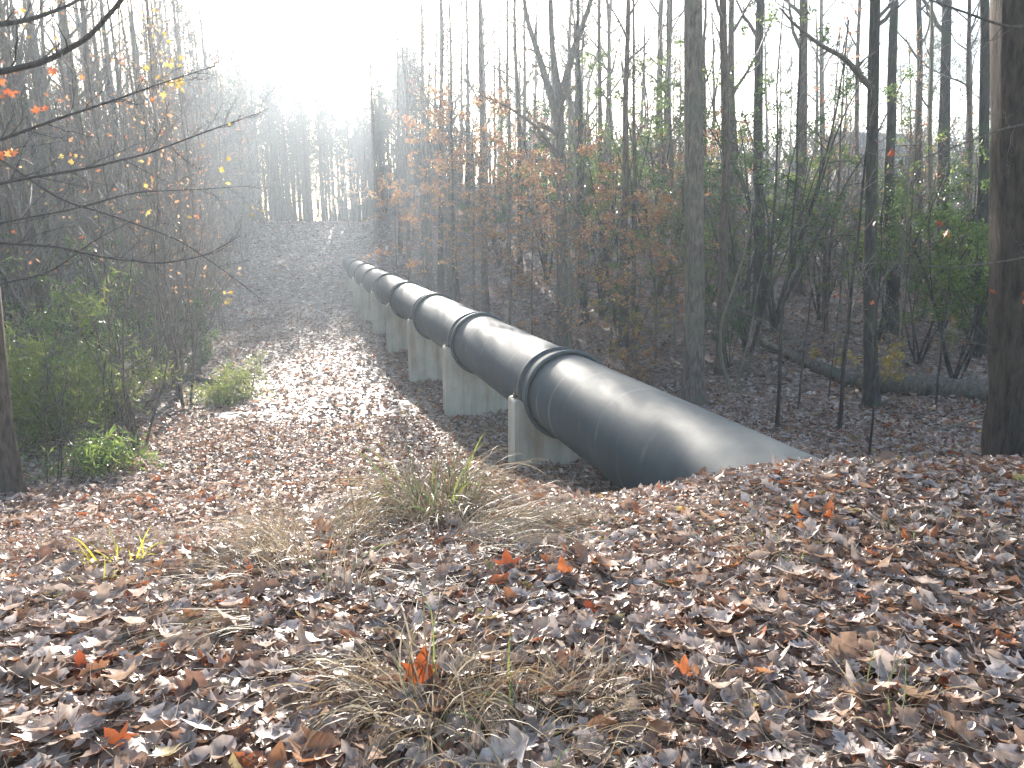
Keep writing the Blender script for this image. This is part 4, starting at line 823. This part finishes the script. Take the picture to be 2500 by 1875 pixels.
# ------------------------------------------------------------------ grass clumps in the foreground
def blades(g, r_, n, spread, lmin, lmax, w_, lean=(0, 0), arch=(.5, 1.6), up=1.0, flat=0.0):
    for i in range(n):
        a = r_.uniform(0, 6.28); b0 = np.array([math.cos(a), math.sin(a), 0])*spread*math.sqrt(r_.random()); L = r_.uniform(lmin, lmax); az = a + r_.normal(0, .7)
        d = np.array([math.cos(az)*.45+lean[0], math.sin(az)*.45+lean[1], up*r_.uniform(.6, 1.2)]); d = unit(d); m = 8; P = [b0]; dr = r_.uniform(*arch)/m
        for j in range(m):
            d = unit(d + np.array([lean[0]*.06, lean[1]*.06, -dr*(1+j*.25)]) + r_.normal(0, .085, 3)); q = P[-1]+d*L/m; q[2] = max(q[2], .012+.02*r_.random()); P.append(q)
        P = np.array(P); side = unit(np.cross(P[m//2]-P[0], (0, 0, 1))+r_.normal(0, .2, 3)); ww = w_*r_.uniform(.6, 1.3)*np.array([.7, 1, 1, 1, .95, .85, .65, .4, .08])
        mid = P + np.array([0, 0, -.25])*ww[:, None]; V = np.stack([P-side*ww[:, None], mid, P+side*ww[:, None]], 1).reshape(-1, 3)
        Q = []
        for j in range(m): k0 = 3*j; Q += [(k0, k0+1, k0+4, k0+3), (k0+1, k0+2, k0+5, k0+4)]
        g.add(V, Q, r=r_.random())
def grass(px, py, label, seed, n=120, spread=.16, l=(.25, .55), lean=(0, 0), arch=(.5, 1.5), w_=.0028, green=0, yellow=0, up=1.0, matn='straw'):
    # where the sight line through that place meets the ground
    r = ray(px, py); k = 1.0
    for _ in range(400):
        q = np.array([0, 0, EYE])+r*k
        if q[2] <= H(q[0], q[1]): break
        k += .03
    loc = (q[0], q[1], H(q[0], q[1])+.01); r_ = np.random.default_rng(seed); root = empty('grass_clump', loc, label, 'grass clump')
    g = Geo(); blades(g, r_, n, spread, *l, w_, lean, arch, up); g.build('dry_blades', M[matn], root)
    if green: g = Geo(); blades(g, r_, green, spread*.7, l[0]*.7, l[1]*.85, w_*1.5, (0, 0), (.3, 1.3), 1.4); g.build('green_blades', M['greenblade'], root)
    if yellow: g = Geo(); blades(g, r_, yellow, spread*1.2, l[0], l[1], w_*1.8, (0, 0), (.3, .9), 1.3); g.build('yellow_blades', M['yellowblade'], root)
    return root
grass(437, 520, 'largest grass clump, dry with green blades, standing in front of the pipe', 601, 520, .32, (.40, .95), arch=(.8, 2.1), w_=.0042, green=46)
grass(505, 545, 'thick mat of bent straw lying right of the largest clump', 602, 480, .36, (.5, 1.1), lean=(.75, -.15), arch=(.9, 1.6), w_=.0024, up=.55)
grass(372, 500, 'sparse tall straw stalks left of the largest clump', 603, 34, .22, (.6, 1.0), lean=(-.35, 0), arch=(.3, 1.1), w_=.0034, up=1.2)
grass(310, 548, 'low ragged straw tuft in the middle of the leaves, left of the largest clump', 604, 300, .40, (.3, .62), lean=(.1, -.1), arch=(.8, 2), w_=.0026)
grass(252, 632, 'long dry tuft swept over to the left with pale drooping tips', 605, 240, .16, (.5, .95), lean=(-1.1, -.7), arch=(.9, 1.7), w_=.0028, up=.6)
grass(262, 575, 'matted straw just above the tuft swept to the left', 606, 240, .30, (.35, .7), lean=(-.5, -.1), arch=(.8, 1.6), w_=.0024, up=.6)
grass(120, 565, 'small clump of yellow-green blades at the left', 607, 12, .16, (.12, .3), arch=(.4, 1.2), w_=.0026, yellow=26)
grass(98, 590, 'few bright yellow blades standing in the leaves near the left side', 608, 3, .08, (.08, .2), arch=(.2, .7), w_=.003, yellow=7)
grass(430, 715, 'spreading dry clump at the bottom centre of the foreground', 609, 190, .20, (.26, .58), arch=(.8, 2.0), w_=.0034, green=6)
grass(520, 745, 'dense straw and grass at the bottom edge, right of the spreading clump', 610, 300, .34, (.16, .42), lean=(.2, 0), arch=(.7, 2), w_=.0022, green=10)
grass(350, 690, 'bent straw lying to the left of the spreading bottom clump', 611, 80, .16, (.25, .5), lean=(-.6, .1), arch=(.8, 1.6), w_=.0026, up=.6)
grass(690, 715, 'low tuft of short dry grass at the bottom right of centre', 612, 190, .26, (.08, .2), arch=(.6, 1.8), w_=.0018, green=6)
grass(585, 700, 'short straw tuft among the leaves at the bottom, below the tall single blade', 613, 90, .14, (.10, .28), arch=(.5, 1.6), w_=.0022)
grass(503, 650, 'single tall blue-green blade standing in the leaves', 614, 2, .03, (.08, .2), arch=(.3, .9), w_=.002, green=1)
grass(725, 472, 'reddish dry grass tuft on the bank where the pipe goes into the ground', 615, 170, .17, (.10, .26), arch=(.5, 1.6), w_=.0022)
grass(668, 488, 'small dry tuft lower down the bank against the pipe', 616, 90, .12, (.10, .24), arch=(.4, 1.4), w_=.002)
grass(790, 560, 'flattened grass patch on the slope to the right', 617, 150, .30, (.08, .22), arch=(.7, 2), w_=.0018, green=8)
grass(930, 540, 'flattened grass patch near the right side of the bank', 618, 140, .32, (.08, .22), arch=(.7, 2), w_=.0018, green=8)
grass(880, 715, 'green and dry blades poking out of the leaves at the lower right', 619, 26, .14, (.16, .34), arch=(.4, 1.5), w_=.0024, green=7)
grass(345, 590, 'bright green blades and arching straw in the middle of the foreground', 620, 30, .12, (.35, .75), lean=(.25, 0), arch=(.7, 1.4), w_=.003, green=5)
grass(600, 520, 'low pale straw just in front of the first pier', 621, 80, .26, (.15, .35), arch=(.9, 2), w_=.0022)
# tall arching single stalks
def stalk(pts, y0, y1, label, r=.0035, mat_='straw'):
    Q = np.array([at(px, py, y0+(y1-y0)*i/(len(pts)-1)) for i, (px, py) in enumerate(pts)]); b = Q[0].copy(); b[2] = H(b[0], b[1]); Q[0, 2] = b[2]-.01
    t_ = np.linspace(0, len(Q)-1, len(Q)*5); S = np.stack([np.interp(t_, np.arange(len(Q)), Q[:, c]) for c in range(3)], -1)
    for _ in range(3): S[1:-1] = S[:-2]*.25+S[1:-1]*.5+S[2:]*.25
    for i in range(len(S)): S[i, 2] = max(S[i, 2], H(S[i, 0], S[i, 1])+.006)
    g = Geo(); tube(g, S-b, np.linspace(r, r*.35, len(S)), 5); o = g.build('grass_stalk', M[mat_]); o.location = tuple(b); tag(o, label, 'grass stalk')
stalk([(395, 715), (385, 650), (372, 590), (356, 540), (352, 490), (342, 450), (322, 440)], 3.0, 3.6, 'long thin dry stalk standing up in front of the large clump')
stalk([(372, 660), (338, 600), (330, 560), (340, 520)], 3.4, 3.7, 'dry stalk curving up to the right of the lying straw')
stalk([(360, 580), (385, 573), (415, 572), (438, 582), (447, 602)], 4.0, 3.9, 'pale stalk arching over flat to the right')
stalk([(418, 672), (408, 640), (398, 600)], 3.2, 3.3, 'short straight pale stalk leaning left')
stalk([(598, 745), (606, 700), (618, 655)], 2.5, 2.6, 'stiff brown stalk leaning right at the bottom centre', .005)
stalk([(610, 765), (603, 720), (600, 690)], 2.4, 2.5, 'brown forked stalk beside the stiff one', .005)
stalk([(470, 710), (510, 700), (545, 692), (580, 690), (600, 697)], 2.6, 2.5, 'broad pale blade arching to the right at the bottom', .0045)

# ------------------------------------------------------------------ single large leaves that stand out
def big_leaf(px, py, size, mat_, label, shape='oak', tilt=.5, rz=0.0, seed=0, lift=.03):
    r = ray(px, py); k = 1.0
    for _ in range(800):
        q = np.array([0, 0, EYE])+r*k
        if q[2] <= H(q[0], q[1])+.05: break
        k += .02
    r_ = np.random.default_rng(seed); V, Qs = {'oak': OAK, 'oak2': OAK2, 'maple': MAPLE, 'oval': OVAL}[shape]; V = V.copy(); V[:, 2] += r_.normal(0, .02, len(V)); V = V*size
    g = Geo()
    if Qs.shape[1] == 4: g.add(V, Qs, r=r_.random()*.6)
    tube(g, [(0, -.5*size, 0), (0, -.62*size, .01*size), (.02*size, -.8*size, .04*size)], .0016, 4, r=0.0)
    o = g.build('fallen_leaf', M[mat_]); o.location = (q[0], q[1], H(q[0], q[1])+lift+size*.25*math.sin(abs(tilt))); o.rotation_euler = (tilt, .25*r_.normal(), rz); tag(o, label, 'leaf', 'single large fallen leaves'); return o
big = [(335, 548, .15, 'orange', 'orange oak leaf lying on the straw left of the largest clump', 'oak', .5, 1.1), (508, 568, .17, 'redleaf', 'rusty red leaf standing beside the tall single blade', 'maple', .8, .3), (500, 544, .08, 'orange', 'small orange leaf caught in the bent straw', 'oval', 1.2, .1),
       (420, 680, .19, 'redleaf', 'dark red leaf standing upright behind the spreading bottom clump', 'maple', 1.25, .5), (210, 660, .13, 'orange', 'orange leaf on the left foreground below the swept tuft', 'oak2', .4, 1.6), (118, 745, .13, 'redleaf', 'red leaf near the bottom left corner', 'maple', .6, .8),
       (205, 727, .17, 'paleleaf', 'large pale grey leaf at the lower left', 'maple', .35, 2.0), (130, 600, .12, 'redleaf', 'reddish leaf beside the yellow blades', 'oak', .5, .9), (683, 672, .11, 'orange', 'orange maple leaf on the lower right slope', 'maple', .9, .2), (680, 705, .12, 'tanleaf', 'greyish upright leaf below the orange maple leaf', 'oak2', 1.1, 1.2),
       (797, 513, .12, 'orange', 'orange leaf on the upper bank right of the pipe end', 'maple', .9, .4), (745, 505, .10, 'orange', 'small orange leaf below the reddish tuft on the bank', 'oak', .6, 2.0), (840, 655, .22, 'tanleaf', 'long lobed tan leaf in the middle of the right slope', 'oak', .5, -.6), (920, 700, .2, 'tanleaf', 'large brown lobed leaf on the lower right', 'oak', .45, 1.9),
       (310, 650, .2, 'tanleaf', 'large curled brown leaf in the centre left foreground', 'oak2', .6, 1.2), (330, 612, .17, 'tanleaf', 'brown folded leaf above the curled brown one', 'oval', .5, 2.3), (590, 610, .11, 'redleaf', 'reddish leaf in the sunlit hollow in front of the bank', 'oak', .5, .2), (80, 668, .14, 'redleaf', 'dull red leaf near the left edge', 'oak2', .4, .5),
       (480, 750, .14, 'tanleaf', 'brown leaf tangled in the bottom grass', 'maple', .7, .4), (960, 740, .2, 'tanleaf', 'big curled brown leaf in the bottom right corner', 'oak', .5, .8), (575, 500, .12, 'orange', 'orange leaf among the bright ones in front of the pipe', 'maple', .5, 1.4), (650, 640, .15, 'paleleaf', 'pale grey oak leaf right of the tall blade', 'oak', .4, 1.3),
       (760, 610, .14, 'paleleaf', 'pale lobed leaf on the middle of the slope', 'oak', .35, 2.6), (700, 540, .13, 'paleleaf', 'whitish leaf on the bank below the pipe end', 'oak', .4, 2.2)]
for i, (px, py, sz, m_, lb, shp, tl, rz) in enumerate(big): big_leaf(px, py, sz, m_, lb, shp, tl, rz, 700+i)

# ------------------------------------------------------------------ haze: air volume added to stand in for veiling lens glare
g = Geo(); box(g, (-262, -14, -20), (262, 424, 25)); m, t, out = new_mat('glare_haze')
pv = N(t, 'ShaderNodeVolumePrincipled'); pv.inputs['Color'].default_value = (.80, .90, 1, 1); pv.inputs['Density'].default_value = GLARE_HAZE_DENSITY; pv.inputs['Anisotropy'].default_value = GLARE_HAZE_G
t.links.new(pv.outputs[0], out.inputs['Volume'])
hz_ = g.build('haze', m, smooth=False); tag(hz_, kind='stuff'); hz_.display_type = 'WIRE'
